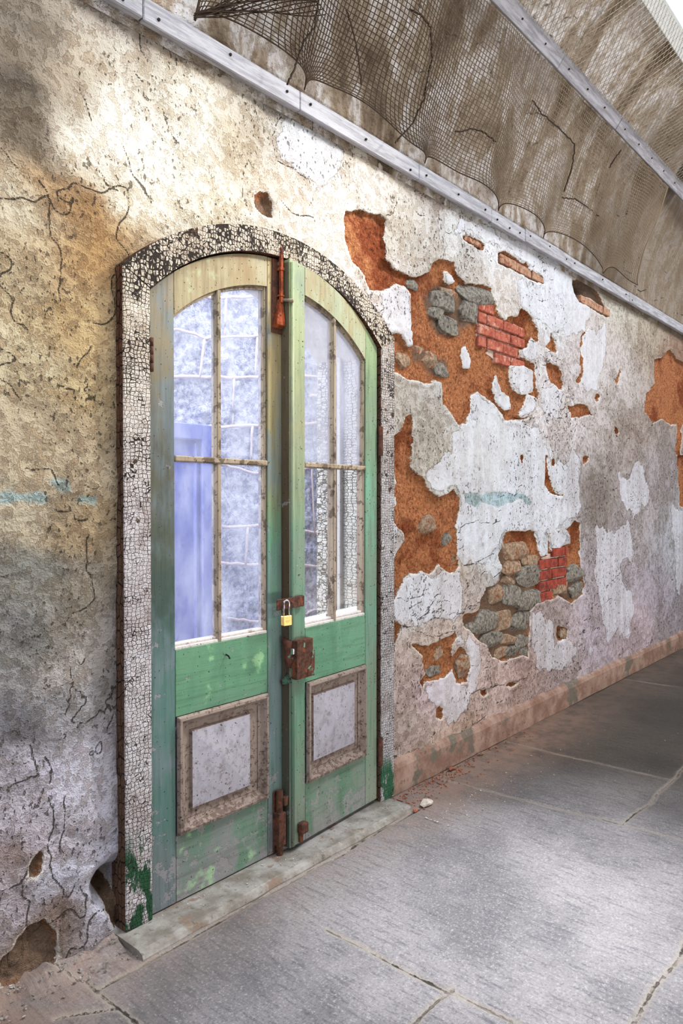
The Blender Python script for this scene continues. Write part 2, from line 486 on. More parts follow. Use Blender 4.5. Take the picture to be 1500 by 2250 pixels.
M['glass_l'] = m_glass('dusty_glass', (216, 220, 240), .10, .34)
M['glass_r'] = m_glass('sooty_glass', (200, 202, 214), .18, .46)
M['glass_c'] = m_glass('clear_glass', (220, 224, 236), .0, .04)
M['glass_sky'] = m_glass('frosted_skylight_glass', (236, 242, 246), .7, .9)


# ------------------------------------------------------------------ object helpers
def link(name, me, parent=None):
    o = bpy.data.objects.new(name, me)
    C.objects.link(o)
    if parent is not None: o.parent = parent
    return o


def obj(name, bm, mat, parent=None, smooth=False):
    me = bpy.data.meshes.new(name)
    bm.to_mesh(me); bm.free()
    for m in (mat if isinstance(mat, (list, tuple)) else [mat]): me.materials.append(m)
    if smooth:
        for p in me.polygons: p.use_smooth = True
    return link(name, me, parent)


def empty(name, loc, label=None, cat=None, group=None, kind=None):
    o = bpy.data.objects.new(name, None)
    C.objects.link(o)
    o.location = loc
    o.empty_display_size = .1
    tag(o, label, cat, group, kind)
    return o


def tag(o, label=None, cat=None, group=None, kind=None):
    if label: o['label'] = label
    if cat: o['category'] = cat
    if group: o['group'] = group
    if kind: o['kind'] = kind
    return o


def bevel(bm, w, seg=1):
    if w > 0:
        bmesh.ops.bevel(bm, geom=[e for e in bm.edges if e.calc_face_angle(0) > .5], offset=w, segments=seg, affect='EDGES', profile=.6, clamp_overlap=True)
    return bm


def box(x0, x1, y0, y1, z0, z1, bm=None, bev=0, seg=1):
    own = bm is None
    b = bmesh.new()
    r = bmesh.ops.create_cube(b, size=1)
    for v in b.verts:
        v.co = ((x0 + x1) / 2 + v.co.x * (x1 - x0), (y0 + y1) / 2 + v.co.y * (y1 - y0), (z0 + z1) / 2 + v.co.z * (z1 - z0))
    bevel(b, bev, seg)
    return b if own else merge(bm, b)


def merge(a, b):
    me = bpy.data.meshes.new('tmp'); b.to_mesh(me); b.free()
    a.from_mesh(me); bpy.data.meshes.remove(me)
    return a


def prism(pts, y0, y1, bev=0, side=None):
    """polygon in (x, z), extruded from y0 (front) to y1"""
    bm = bmesh.new()
    a = [bm.verts.new((x, y0, z)) for x, z in pts]
    b = [bm.verts.new((x, y1, z)) for x, z in pts]
    bm.faces.new(a); bm.faces.new(b[::-1])
    n = len(pts)
    for i in range(n):
        f = bm.faces.new((a[i], b[i], b[(i + 1) % n], a[(i + 1) % n]))
        if side is not None: f.material_index = side
    bmesh.ops.recalc_face_normals(bm, faces=bm.faces)
    bevel(bm, bev)
    return bm


def tube(pts, r, n=8, bm=None, closed=False, cap=True):
    bm = bm or bmesh.new()
    pts = [Vector(p) for p in pts]
    rings = []
    for i, p in enumerate(pts):
        a = pts[max(i - 1, 0)]; b = pts[min(i + 1, len(pts) - 1)]
        t = (b - a).normalized()
        u = t.cross(Vector((0, 0, 1)))
        if u.length < .05: u = t.cross(Vector((1, 0, 0)))
        u.normalize(); w = t.cross(u)
        rr = r[i] if isinstance(r, (list, tuple)) else r
        rings.append([bm.verts.new(p + u * math.cos(k * 2 * math.pi / n) * rr + w * math.sin(k * 2 * math.pi / n) * rr) for k in range(n)])
    for A, B in zip(rings, rings[1:]):
        for k in range(n): bm.faces.new((A[k], A[(k + 1) % n], B[(k + 1) % n], B[k]))
    if cap:
        bm.faces.new(rings[0][::-1]); bm.faces.new(rings[-1])
    return bm


def grid_mesh(name, X, Y, Z, keep=None):
    """arrays of shape (n, m) -> quad mesh, optionally dropping faces"""
    n, m = X.shape
    me = bpy.data.meshes.new(name)
    co = np.stack([X, Y, Z], -1).reshape(-1, 3).astype(np.float32)
    i = np.arange(n * m).reshape(n, m)
    q = np.stack([i[:-1, :-1], i[1:, :-1], i[1:, 1:], i[:-1, 1:]], -1).reshape(-1, 4)
    if keep is not None: q = q[keep.reshape(-1)]
    me.vertices.add(len(co)); me.vertices.foreach_set('co', co.reshape(-1))
    me.loops.add(q.size); me.loops.foreach_set('vertex_index', q.reshape(-1).astype(np.int32))
    me.polygons.add(len(q)); me.polygons.foreach_set('loop_start', np.arange(0, q.size, 4, dtype=np.int32))
    me.polygons.foreach_set('use_smooth', np.ones(len(q), bool))
    me.update(calc_edges=True); me.validate()
    return me


def fattr(me, name, a):
    t = me.attributes.new(name, 'FLOAT', 'POINT')
    t.data.foreach_set('value', a.reshape(-1).astype(np.float32))


def cattr(me, name, a):
    t = me.attributes.new(name, 'FLOAT_COLOR', 'POINT')
    c = np.ones((a.reshape(-1, 3).shape[0], 4), np.float32); c[:, :3] = a.reshape(-1, 3)
    t.data.foreach_set('color', c.reshape(-1))


def vattr(me, name, a):
    t = me.attributes.new(name, 'FLOAT_VECTOR', 'POINT')
    t.data.foreach_set('vector', a.reshape(-1).astype(np.float32))


def rock(rx, ry, rz, seed, n=26, bev=.08, sub=2):
    """angular stone: convex hull of random points on a super-ellipsoid, edges worn"""
    r = random.Random(seed)
    bm = bmesh.new()
    for k in range(n):
        v = Vector((r.gauss(0, 1), r.gauss(0, 1), r.gauss(0, 1))).normalized()
        p = [math.copysign(abs(c) ** .72, c) for c in v]
        s = r.uniform(.85, 1.05)
        bm.verts.new((p[0] * rx * s, p[1] * ry * s, p[2] * rz * s))
    h = bmesh.ops.convex_hull(bm, input=bm.verts)
    bmesh.ops.delete(bm, geom=[v for v in bm.verts if not v.link_faces], context='VERTS')
    bmesh.ops.bevel(bm, geom=bm.edges[:], offset=min(rx, rz) * bev, segments=1, affect='EDGES', clamp_overlap=True)
    if sub:
        bmesh.ops.triangulate(bm, faces=bm.faces[:])
        bmesh.ops.subdivide_edges(bm, edges=bm.edges[:], cuts=sub, use_grid_fill=True)
        for v in bm.verts:
            q = v.co * (28 / max(rx, .03) * .03)
            k = (math.sin(q.x * 3.1 + seed) + math.sin(q.z * 3.7 + seed * 2) + math.sin((q.x + q.z) * 6.3)) / 3
            v.co += v.co.normalized() * k * .05 * min(rx, rz)
    return bm


# ------------------------------------------------------------------ THE WALL
A_main = [(757, 462), (790, 460), (835, 472), (850, 482), (848, 505), (852, 545)] + Z3([(25, 430), (60, 480), (170, 520), (240, 490), (255, 445), (300, 428), (360, 445), (375, 500), (430, 550), (500, 560), (545, 580), (560, 640), (575, 700), (610, 735), (645, 710), (668, 725), (690, 665), (760, 745), (775, 800), (775, 850), (740, 820), (720, 870), (680, 890), (690, 920), (760, 950), (765, 1050), (780, 1110), (775, 1200), (710, 1230), (610, 1230), (580, 1170), (540, 1140), (480, 1090), (450, 1110), (445, 1180), (420, 1250), (385, 1260), (345, 1205), (310, 1150), (300, 1050), (260, 1030), (240, 1050), (150, 1030), (60, 995), (60, 830), (35, 800), (100, 805), (130, 865), (150, 860), (148, 780), (150, 690), (140, 600), (110, 555), (60, 560), (0, 585)]) + [(815, 635), (800, 600), (775, 575), (757, 510)]
B_col = Z3([(120, 1215), (155, 1210), (160, 1290), (160, 1400)]) + Z4([(150, 60), (200, 100), (215, 95), (240, 185), (290, 205), (330, 195), (365, 170), (390, 210), (385, 290), (370, 350), (375, 500), (390, 555), (360, 590), (320, 580), (285, 545), (240, 600), (200, 575), (160, 590), (110, 620), (75, 690), (50, 745), (45, 545), (75, 480), (110, 430), (105, 380), (55, 340), (45, 290), (70, 240), (60, 200), (75, 140), (60, 60)]) + Z3([(60, 1380), (60, 1310), (100, 1290)])
B_low = Z4([(45, 825), (95, 850), (80, 900), (60, 1000), (50, 1100), (38, 1100), (38, 830)])
C_low = Z4([(150, 945), (230, 948), (300, 915), (365, 880), (370, 910), (340, 960), (350, 1000), (390, 955), (420, 975), (440, 1020), (430, 1130), (370, 1140), (350, 1070), (320, 1110), (250, 1130), (215, 1140), (205, 1185), (190, 1130), (215, 1095), (200, 1010)])
D_rub = Z4([(605, 440), (620, 385), (680, 378), (765, 380), (785, 470), (805, 505), (830, 500), (838, 375), (920, 370), (965, 325), (988, 340), (995, 470), (990, 560), (1010, 650), (1000, 700), (940, 740), (880, 700), (840, 720), (760, 740), (740, 780), (735, 880), (730, 1010), (700, 1000), (600, 1030), (545, 1010), (520, 950), (470, 920), (440, 880), (400, 850), (395, 800), (480, 770), (490, 720), (520, 660), (580, 640), (600, 560), (585, 500)])
E_far = Z3([(1430, 880), (1480, 930), (1530, 960), (1530, 1250), (1440, 1260), (1400, 1230), (1350, 1250), (1310, 1190), (1320, 1100), (1360, 1050), (1360, 930), (1400, 920)])
small = [Z3([(815, 940), (850, 960), (885, 970), (905, 1040), (905, 1080), (875, 1080), (830, 1040), (815, 990)]),
         Z3([(840, 785), (860, 830), (870, 890), (850, 895), (810, 870), (835, 840)]),
         Z3([(940, 1170), (980, 1150), (1030, 1165), (1050, 1210), (1000, 1215), (950, 1225)]),
         Z3([(1035, 768), (1008, 810), (998, 870), (1003, 960), (1003, 1020), (988, 1055), (968, 1040), (992, 1000), (988, 880), (1000, 800)]),
         Z3([(918, 1085), (940, 1165), (955, 1200), (935, 1190)]),
         Z3([(1165, 1255), (1185, 1290), (1180, 1310), (1160, 1290)]),
         Z3([(1070, 1100), (1090, 1110), (1075, 1150), (1060, 1130)]),
         Z3([(1165, 1040), (1195, 970), (1200, 990), (1175, 1060)]),
         Z3([(1475, 1250), (1500, 1230), (1490, 1409), (1460, 1409)]),
         Z4([(690, 0), (715, 0), (705, 40), (698, 30)]),
         Z4([(815, 0), (824, 0), (832, 100), (852, 150), (872, 192), (905, 196), (900, 208), (860, 202), (838, 180), (814, 150)]),
         Z4([(848, 20), (860, 22), (860, 52), (848, 50)]),
         Z4([(275, 1262), (290, 1250), (310, 1270), (314, 1310), (300, 1325), (272, 1315)]),
         Z4([(490, 1170), (525, 1172), (528, 1195), (510, 1208), (492, 1195)]),
         Z4([(612, 1145), (650, 1135), (680, 1135), (660, 1150), (620, 1158)]),
         Z4([(1008, 5), (1045, 0), (1040, 25), (1010, 50)]),
         Z4([(1470, 0), (1510, 0), (1510, 270), (1482, 250), (1478, 120)]),
         Z4([(880, 850), (930, 870), (920, 920), (880, 930), (872, 890)]),
         Z3([(580, 395), (640, 400), (700, 450), (720, 440), (735, 480), (800, 520), (805, 555), (770, 550), (700, 510), (580, 450)]),
         Z3([(400, 310), (450, 320), (510, 360), (500, 390), (450, 360), (400, 330)]),
         [(560, 428), (590, 422), (602, 445), (598, 478), (580, 470), (562, 452)],
         [(862, 735), (868, 735), (905, 815), (880, 800), (862, 790)]]
brownP = [Z3([(960, 505), (1020, 530), (1060, 560), (1090, 610), (1130, 690), (1130, 720), (1050, 680), (990, 640), (970, 600)]),
          [(62, 2032), (92, 2020), (118, 2050), (122, 2095), (100, 2125), (40, 2150), (0, 2165), (-20, 2120), (20, 2080)],
          [(232, 1935), (245, 1920), (262, 1940), (268, 2040), (255, 2040), (228, 2000)],
          [(88, 1870), (95, 1880), (80, 1925), (55, 1940), (62, 1905)]]
islands = [Z3([(630, 955), (700, 965), (750, 990), (752, 1090), (700, 1108), (650, 1080), (632, 1020)]),
           Z3([(395, 870), (420, 862), (440, 930), (432, 980), (405, 975)]),
           Z3([(310, 490), (345, 505), (370, 545), (335, 562), (315, 530)]),
           Z3([(565, 1010), (590, 1090), (635, 1110), (640, 1180), (610, 1190), (570, 1150), (540, 1070)]),
           Z3([(720, 1105), (780, 1130), (765, 1200), (700, 1225), (680, 1210), (710, 1150)]),
           Z4([(840, 375), (920, 372), (945, 400), (945, 440), (905, 455), (880, 475), (848, 480), (838, 430)]),
           Z4([(785, 380), (805, 375), (806, 500), (795, 508), (778, 470)])]
paintP = [Z3([(375, 200), (450, 235), (560, 290), (590, 370), (520, 350), (500, 330), (420, 300), (370, 290)]),
          Z3([(580, 300), (700, 345), (800, 400), (950, 490), (960, 600), (1030, 680), (1000, 790), (930, 850), (860, 800), (760, 740), (690, 660), (690, 560), (800, 555), (805, 500), (720, 430), (640, 390)]),
          Z3([(455, 1100), (540, 1150), (600, 1240), (760, 1230), (800, 1300), (830, 1409)]) + Z4([(1000, 0), (1000, 320), (970, 320), (840, 370), (780, 375), (620, 382), (590, 440), (520, 525), (395, 548), (378, 500), (375, 340), (395, 210), (370, 165), (330, 190), (240, 180), (215, 90), (300, 60)]),
          Z4([(90, 620), (160, 580), (240, 605), (290, 550), (380, 590), (390, 780), (350, 830), (230, 830), (70, 835), (60, 740)]),
          Z4([(340, 985), (370, 910), (430, 910), (480, 960), (490, 1060), (490, 1150), (430, 1180), (440, 1020), (420, 975), (390, 955)]),
          Z4([(225, 1130), (350, 1070), (370, 1140), (430, 1185), (420, 1290), (330, 1330), (230, 1240), (205, 1180)]),
          Z4([(1070, 380), (1160, 340), (1230, 330), (1250, 500), (1200, 560), (1240, 760), (1220, 900), (1100, 960), (1085, 780), (1060, 600)]),
          Z4([(1180, 100), (1280, 60), (1330, 200), (1280, 320), (1180, 240)]),
          Z4([(1450, 280), (1510, 270), (1510, 660), (1470, 650), (1455, 500)]),
          Z3([(1000, 800), (1110, 780), (1110, 900), (1060, 1050), (1010, 1040)]),
          Z3([(690, 890), (720, 870), (745, 820), (775, 840), (780, 1050), (900, 1100), (880, 1230), (820, 1230), (790, 1130), (765, 950)]),
          Z3([(0, 590), (60, 562), (110, 560), (140, 610), (148, 700), (145, 850), (130, 860), (60, 800), (0, 790)]),
          [(612, 250), (660, 240), (720, 290), (760, 330), (745, 380), (700, 420), (690, 395), (650, 370), (615, 350), (602, 300)],
          [(862, 960), (872, 1110), (868, 1230), (858, 1240)],
          Z4([(750, 790), (860, 800), (870, 930), (960, 900), (1080, 960), (1000, 1030), (760, 1100), (745, 920)])]
tealP = [Z4([(410, 190), (560, 190), (700, 190), (750, 225), (745, 262), (690, 220), (590, 262), (500, 240), (470, 262), (415, 235)]),
         [(110, 1045), (150, 1060), (155, 1082), (130, 1080), (105, 1060)], [(0, 1085), (95, 1085), (100, 1098), (0, 1105)], [(165, 1090), (205, 1092), (205, 1102), (165, 1104)]]
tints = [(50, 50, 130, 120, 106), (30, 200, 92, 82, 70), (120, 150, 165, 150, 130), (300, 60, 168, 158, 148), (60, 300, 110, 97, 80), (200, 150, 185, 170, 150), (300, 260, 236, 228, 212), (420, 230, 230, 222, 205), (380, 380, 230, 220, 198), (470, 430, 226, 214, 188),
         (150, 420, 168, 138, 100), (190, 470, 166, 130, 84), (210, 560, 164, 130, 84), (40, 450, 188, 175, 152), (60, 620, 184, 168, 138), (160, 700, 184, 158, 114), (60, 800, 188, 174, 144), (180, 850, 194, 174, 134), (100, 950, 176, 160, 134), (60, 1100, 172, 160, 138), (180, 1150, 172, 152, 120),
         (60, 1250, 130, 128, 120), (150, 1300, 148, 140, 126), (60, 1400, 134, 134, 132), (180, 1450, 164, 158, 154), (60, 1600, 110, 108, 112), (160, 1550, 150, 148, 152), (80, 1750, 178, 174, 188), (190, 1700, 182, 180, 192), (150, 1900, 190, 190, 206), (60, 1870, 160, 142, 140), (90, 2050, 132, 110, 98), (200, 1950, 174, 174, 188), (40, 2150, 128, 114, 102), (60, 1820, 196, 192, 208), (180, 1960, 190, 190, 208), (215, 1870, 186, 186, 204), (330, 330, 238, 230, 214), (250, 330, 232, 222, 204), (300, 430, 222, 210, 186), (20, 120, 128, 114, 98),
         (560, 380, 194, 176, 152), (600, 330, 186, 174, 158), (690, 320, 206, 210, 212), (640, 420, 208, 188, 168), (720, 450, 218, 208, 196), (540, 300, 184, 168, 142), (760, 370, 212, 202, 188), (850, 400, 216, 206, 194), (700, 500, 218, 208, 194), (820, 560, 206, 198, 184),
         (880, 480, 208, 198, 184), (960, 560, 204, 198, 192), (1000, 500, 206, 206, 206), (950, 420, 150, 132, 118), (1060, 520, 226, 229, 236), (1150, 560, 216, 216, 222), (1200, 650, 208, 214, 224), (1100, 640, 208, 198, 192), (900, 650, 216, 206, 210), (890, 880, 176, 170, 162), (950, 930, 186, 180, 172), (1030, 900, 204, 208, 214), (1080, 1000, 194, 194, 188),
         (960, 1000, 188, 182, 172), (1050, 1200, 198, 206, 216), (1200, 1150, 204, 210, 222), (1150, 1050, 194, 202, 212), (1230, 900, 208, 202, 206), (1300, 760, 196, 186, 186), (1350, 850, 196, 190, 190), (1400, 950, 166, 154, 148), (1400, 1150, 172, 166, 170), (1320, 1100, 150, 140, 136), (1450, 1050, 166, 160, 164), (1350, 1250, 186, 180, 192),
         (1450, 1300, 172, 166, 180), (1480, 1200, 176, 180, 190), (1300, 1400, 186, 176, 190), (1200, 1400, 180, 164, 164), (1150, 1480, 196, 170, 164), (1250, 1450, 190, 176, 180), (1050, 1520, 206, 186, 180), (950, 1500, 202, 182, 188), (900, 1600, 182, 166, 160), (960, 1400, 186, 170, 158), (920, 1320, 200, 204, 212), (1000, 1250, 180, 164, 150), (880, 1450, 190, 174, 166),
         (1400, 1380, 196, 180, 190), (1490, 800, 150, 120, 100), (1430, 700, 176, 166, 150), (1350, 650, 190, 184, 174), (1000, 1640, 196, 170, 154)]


cracks = [[(88, 395), (105, 425), (105, 480), (115, 520), (130, 545), (135, 570), (128, 600), (130, 660)], [(175, 160), (178, 200), (198, 240), (202, 268)], [(215, 375), (232, 405), (260, 420)], [(0, 325), (40, 375)], [(190, 1175), (195, 1250), (205, 1310), (190, 1340), (160, 1345)], [(125, 845), (155, 852), (165, 880)], [(200, 760), (165, 810)], [(55, 1030), (110, 1035), (130, 1065)], [(120, 1120), (160, 1130), (165, 1145), (190, 1145)], [(0, 1735), (85, 1705)], [(70, 1640), (75, 1680), (85, 1700)], [(110, 1755), (115, 1820), (110, 1850)], [(138, 1755), (140, 1830), (130, 1870)], [(95, 1665), (115, 1690), (110, 1720)], [(105, 1860), (115, 1930), (140, 1955)], [(0, 1960), (40, 1940), (80, 1880)], [(55, 2060), (50, 2110)],
          [(620, 250), (600, 300), (610, 350), (650, 370), (685, 400), (690, 440), (680, 455)], [(620, 440), (650, 470), (690, 480), (695, 488)], [(545, 355), (530, 400), (535, 440), (550, 470)], [(360, 240), (385, 310)], [(300, 165), (315, 180)], [(310, 60), (312, 110), (325, 140)],
          [(1285, 740), (1275, 830)], [(1280, 1150), (1285, 1300), (1325, 1430)], [(1165, 1370), (1160, 1490)], [(1030, 1525), (1080, 1510), (1160, 1490)], [(1320, 1100), (1318, 1150)], [(1475, 1250), (1478, 1360)], [(1330, 1290), (1365, 1255), (1375, 1270)], [(1080, 660), (1085, 700)], [(1170, 540), (1190, 570), (1195, 620)], [(860, 1310), (890, 1320), (930, 1310)], [(880, 1370), (950, 1400), (1000, 1385)], [(1040, 1240), (1090, 1215)], [(1180, 1000), (1185, 1060)], [(980, 1245), (1040, 1240)], [(1250, 850), (1262, 920), (1270, 1000)], [(840, 480), (860, 470), (880, 430)], [(1290, 960), (1285, 1100), (1282, 1150)]]


def build_wall():
    xs = [.8]
    while xs[-1] < 8.6: xs.append(xs[-1] + max(.0048, .0043 * xs[-1]))
    xs = np.array(list(np.arange(-2., .79, .05)) + xs + list(np.arange(xs[-1] + .08, 13, .08)))
    zs = np.arange(-.03, 3.235, .0062)
    X, Zz = np.meshgrid(xs, zs, indexing='ij')
    w = lambda L: [[wp(*p) for p in P] for P in L]
    isl = union_sd(X, Zz, w(islands))
    ex = union_sd(X, Zz, w([A_main, B_col, B_low, C_low, D_rub, E_far] + small))
    bn = union_sd(X, Zz, w(brownP))
    jag = fbm(X, Zz, 16, 4, 3, .6) * .016
    sdo = np.minimum(np.maximum(ex, bn), -isl) + jag
    sdp = np.maximum(union_sd(X, Zz, w(paintP)), isl) + fbm(X, Zz, 9, 4, 11, .6) * .06 + fbm(X, Zz * .45, 5, 4, 12, .6) * .16 * sstep(X, 3.9, 5.2)
    tl = union_sd(X, Zz, w(tealP)) + jag * 1.6
    # beyond what the photo shows: random losses
    out = ((X < .8) | (X > 8.3))
    rnd = fbm(X, Zz, .9, 5, 31, .55)
    sdo = np.where(out, (rnd - .42) * .4, sdo)
    sdp = np.where(out, (fbm(X, Zz, .8, 5, 77) - .05) * .5, sdp)
    dr = union_sd(X, Zz, w([[(552, 420), (600, 415), (612, 450), (604, 485), (570, 480), (548, 455)], Z4([(600, 480), (680, 440), (760, 500), (790, 700), (740, 780), (735, 880), (730, 1010), (700, 1000), (600, 1030), (545, 1010), (520, 950), (470, 920), (400, 850), (395, 800), (480, 770), (520, 660), (590, 620)]), Z4([(845, 640), (920, 560), (1000, 560), (1010, 700), (880, 740)]), Z3([(215, 600), (300, 560), (400, 590), (470, 640), (475, 760), (400, 800), (300, 830), (250, 740)]), Z3([(160, 860), (230, 880), (340, 960), (330, 1010), (260, 1000), (180, 940)]), Z3([(960, 505), (1060, 560), (1130, 700), (1050, 680), (985, 640)])]))
    brn = np.maximum(np.clip(bn / .02 + .5, 0, 1) * (bn > ex), np.clip((dr + fbm(X, Zz, 12, 4, 161) * .05) / .04 + .4, 0, 1) * .9)
    # lime plaster colour, with vignette darkening painted into the upper left corner
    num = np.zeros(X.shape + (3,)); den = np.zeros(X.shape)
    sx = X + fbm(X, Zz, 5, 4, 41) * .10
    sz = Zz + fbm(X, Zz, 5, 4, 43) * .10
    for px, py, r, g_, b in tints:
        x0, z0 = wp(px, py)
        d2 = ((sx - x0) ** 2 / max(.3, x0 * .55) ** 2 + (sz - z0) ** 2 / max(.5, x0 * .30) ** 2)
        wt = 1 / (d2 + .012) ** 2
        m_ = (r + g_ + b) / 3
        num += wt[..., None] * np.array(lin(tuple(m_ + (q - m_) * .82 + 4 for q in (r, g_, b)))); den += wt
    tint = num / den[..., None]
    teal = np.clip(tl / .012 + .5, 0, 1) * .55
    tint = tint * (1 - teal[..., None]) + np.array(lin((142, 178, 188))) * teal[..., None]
    sdp = np.where(teal > .2, -.05, sdp)
    rec = sstep(sdo, -.002, .012)
    bumpy = fbm(X, Zz, 11, 5, 5, .6)
    deep = np.zeros_like(X)
    for (px, py, r) in [(1276, 622, .085), (240, 1940, .05)]:
        x0, z0 = wp(px, py)
        deep += .14 * np.exp(-(((X - x0) / r) ** 2 + ((Zz - z0) / r) ** 2))
    Y = YW + fbm(X, Zz, 1.1, 3, 1) * .012 + fbm(X, Zz, 6, 4, 2, .55) * .011 * (1 - sstep(sdp, 0, .03) * .6) + fbm(X, Zz, 28, 3, 8) * .0040
    Y += rec * (.026 + bumpy * .014) - sstep(sdp, 0, .004) * .0022 + deep
    # plaster lip curls away from the wall next to a loss
    Y -= np.exp(-((sdo + .018) / .014) ** 2) * .006 * (fbm(X, Zz, 4, 3, 51) + .4)
    # lower wall is thicker and crumbly on the left
    Y -= np.where(X < 1.36, sstep(.32 - Zz, 0, .3) * .02, 0)
    cx = (X[:-1, :-1] + X[1:, 1:]) / 2
    cz = (Zz[:-1, :-1] + Zz[1:, 1:]) / 2
    arch = 1.495 + np.sqrt(np.maximum(0, 1.075 ** 2 - (cx - 2.155) ** 2))
    hole = (cx > 1.43) & (cx < 2.875) & (cz < arch) | (cz < .032) & (cx > 1.352) & (cx < 2.905)
    me = grid_mesh('wall_back', X, Y, Zz, ~hole)
    fattr(me, 'sdo', np.clip(sdo, -.2, .2)); fattr(me, 'sdp', np.clip(sdp, -.2, .2)); fattr(me, 'brn', brn)
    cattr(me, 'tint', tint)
    fattr(me, 'mot', .5 + .5 * fbm(X, Zz, 3.2, 6, 141, .65))
    jx, jz = X + fbm(X, Zz, 22, 3, 143) * .012, Zz + fbm(X, Zz, 22, 3, 144) * .012
    crk = np.full(X.shape, .2)
    for L in cracks:
        Pw = [wp(*p) for p in L]
        for a, b in zip(Pw, Pw[1:]):
            ex_, ez_ = b[0] - a[0], b[1] - a[1]
            m = (X > min(a[0], b[0]) - .1) & (X < max(a[0], b[0]) + .1) & (Zz > min(a[1], b[1]) - .1) & (Zz < max(a[1], b[1]) + .1)
            t = np.clip(((jx[m] - a[0]) * ex_ + (jz[m] - a[1]) * ez_) / (ex_ ** 2 + ez_ ** 2), 0, 1)
            crk[m] = np.minimum(crk[m], np.hypot(jx[m] - a[0] - t * ex_, jz[m] - a[1] - t * ez_))
    nn = level_crack(X, Zz, 2.6, 151) + np.clip(.22 - fbm(X, Zz, 1.6, 2, 152), 0, 1) * .05
    n2_ = level_crack(X, Zz, 7.5, 153) + np.clip(.34 - fbm(X, Zz, 2.3, 2, 154), 0, 1) * .05
    fattr(me, 'crk', np.minimum(np.minimum(nn, n2_), crk))
    me.materials.append(M['wall'])
    o = link('wall_back', me)
    return tag(o, 'long peeling plaster wall with orange and stone patches around the green doors', 'wall', kind='structure')


wall = build_wall()


def stone(px, py, rx, ry, mat, seed, parent=wall, dep=.5):
    """rx, ry in photo pixels"""
    x, z = wp(px, py, .05)
    x1, _ = wp(px + rx, py, .05)
    _, z1 = wp(px, py - ry, .05)
    a, b = (x1 - x) * 1.22, (z1 - z) * 1.22
    bm = rock(a, min(a, b) * dep + .010, b, seed)
    bmesh.ops.translate(bm, verts=bm.verts, vec=(x, .058, z))
    return obj('rubble_stone', bm, M[mat], parent)


k = 0
for (a, b, ra, rb, m) in [(302, 645, 62, 45, 'stone'), (265, 695, 38, 36, 'stone'), (322, 765, 46, 48, 'stone'), (425, 695, 42, 55, 'stone'), (478, 618, 85, 55, 'stone'), (232, 935, 40, 40, 'stone_brown'), (295, 985, 45, 32, 'stone'), (180, 880, 30, 26, 'stone_brown'), (95, 935, 34, 34, 'stone_brown'), (140, 560, 32, 30, 'stone'), (330, 600, 40, 22, 'stone_brown')]:
    p = Z3([(a, b)])[0]; k += 1
    stone(p[0], p[1], ra * .44, rb * .44, m, 100 + k)
for (a, b, ra, rb, m) in [(665, 475, 60, 42, 'stone_brown'), (725, 603, 56, 52, 'stone'), (632, 700, 46, 54, 'stone'), (715, 722, 64, 52, 'stone'), (558, 690, 38, 48, 'stone_brown'), (510, 828, 60, 54, 'stone'), (592, 826, 48, 52, 'stone_brown'), (688, 828, 52, 54, 'stone'), (530, 920, 58, 38, 'stone'), (622, 910, 46, 34, 'stone_brown'), (690, 922, 38, 34, 'stone'), (580, 985, 40, 28, 'stone_brown'), (645, 972, 44, 32, 'stone'), (702, 980, 28, 28, 'stone'), (952, 588, 46, 42, 'stone'), (885, 662, 48, 32, 'stone_brown'), (970, 670, 38, 38, 'stone'), (735, 528, 42, 30, 'stone_brown'), (640, 560, 45, 40, 'stone_brown'), (630, 620, 36, 30, 'stone_brown'), (215, 345, 42, 48, 'stone_brown'), (312, 430, 22, 38, 'stone'), (350, 515, 18, 26, 'stone_brown'), (250, 1075, 40, 28, 'stone'), (395, 1050, 32, 60, 'stone_brown'), (270, 985, 28, 36, 'stone_brown'), (905, 888, 26, 32, 'stone_brown'), (440, 860, 40, 30, 'stone')]:
    p = Z4([(a, b)])[0]; k += 1
    stone(p[0], p[1], ra * .44, rb * .44, m, 100 + k)


def bricks(name, quad, mat, course=.072, length=.20, y=.034, clip=None):
    """courses of brick filling the photo-traced outline quad"""
    P = [wp(*p, y) for p in quad]
    xs = [p[0] for p in P]; zs = [p[1] for p in P]
    cells = []
    z = min(zs); row = 0
    while z < max(zs):
        x = min(xs) - (length / 2 if row % 2 else 0)
        while x < max(xs):
            a, b = max(x, min(xs)), min(x + length - .012, max(xs))
            if b - a > .03:
                s = poly_sd(np.array([(a + b) / 2]), np.array([z + course / 2]), P)[0]
                if s > -.012: cells.append((a, b, z, z + course - .012))
            x += length
        z += course; row += 1
    bm = bmesh.new()
    for (a, b, c, d) in cells:
        box(a, b, y - .012 + random.uniform(-.004, .006), y + .05, c, d, bm, .004)
    me = bmesh.new()
    o = obj(name, bm, M[mat], wall)
    bm = prism([(x, z) for x, z in P], y + .006, y + .05)
    obj('mortar_bed', bm, M['mortar'], wall)
    return o


bricks('brick_patch', Z3([(475, 655), (575, 705), (690, 770), (700, 850), (660, 965), (600, 960), (520, 900), (475, 830)]), 'brick')
bricks('brick_patch', Z4([(800, 500), (915, 475), (912, 622), (850, 632), (842, 720), (775, 725), (775, 640)]), 'brick_red', .075, .21)
bricks('brick_patch', Z3([(582, 402), (640, 425), (790, 520), (800, 548), (700, 505), (580, 448)]), 'brick_pale', .07, .22)
bricks('brick_patch', Z3([(985, 610), (1040, 625), (1125, 690), (1128, 712), (1050, 680), (990, 640)]), 'brick_pale', .07, .22)
bricks('brick_patch', Z3([(405, 315), (450, 325), (505, 362), (498, 385), (450, 358), (405, 330)]), 'brick_pale', .06, .2)

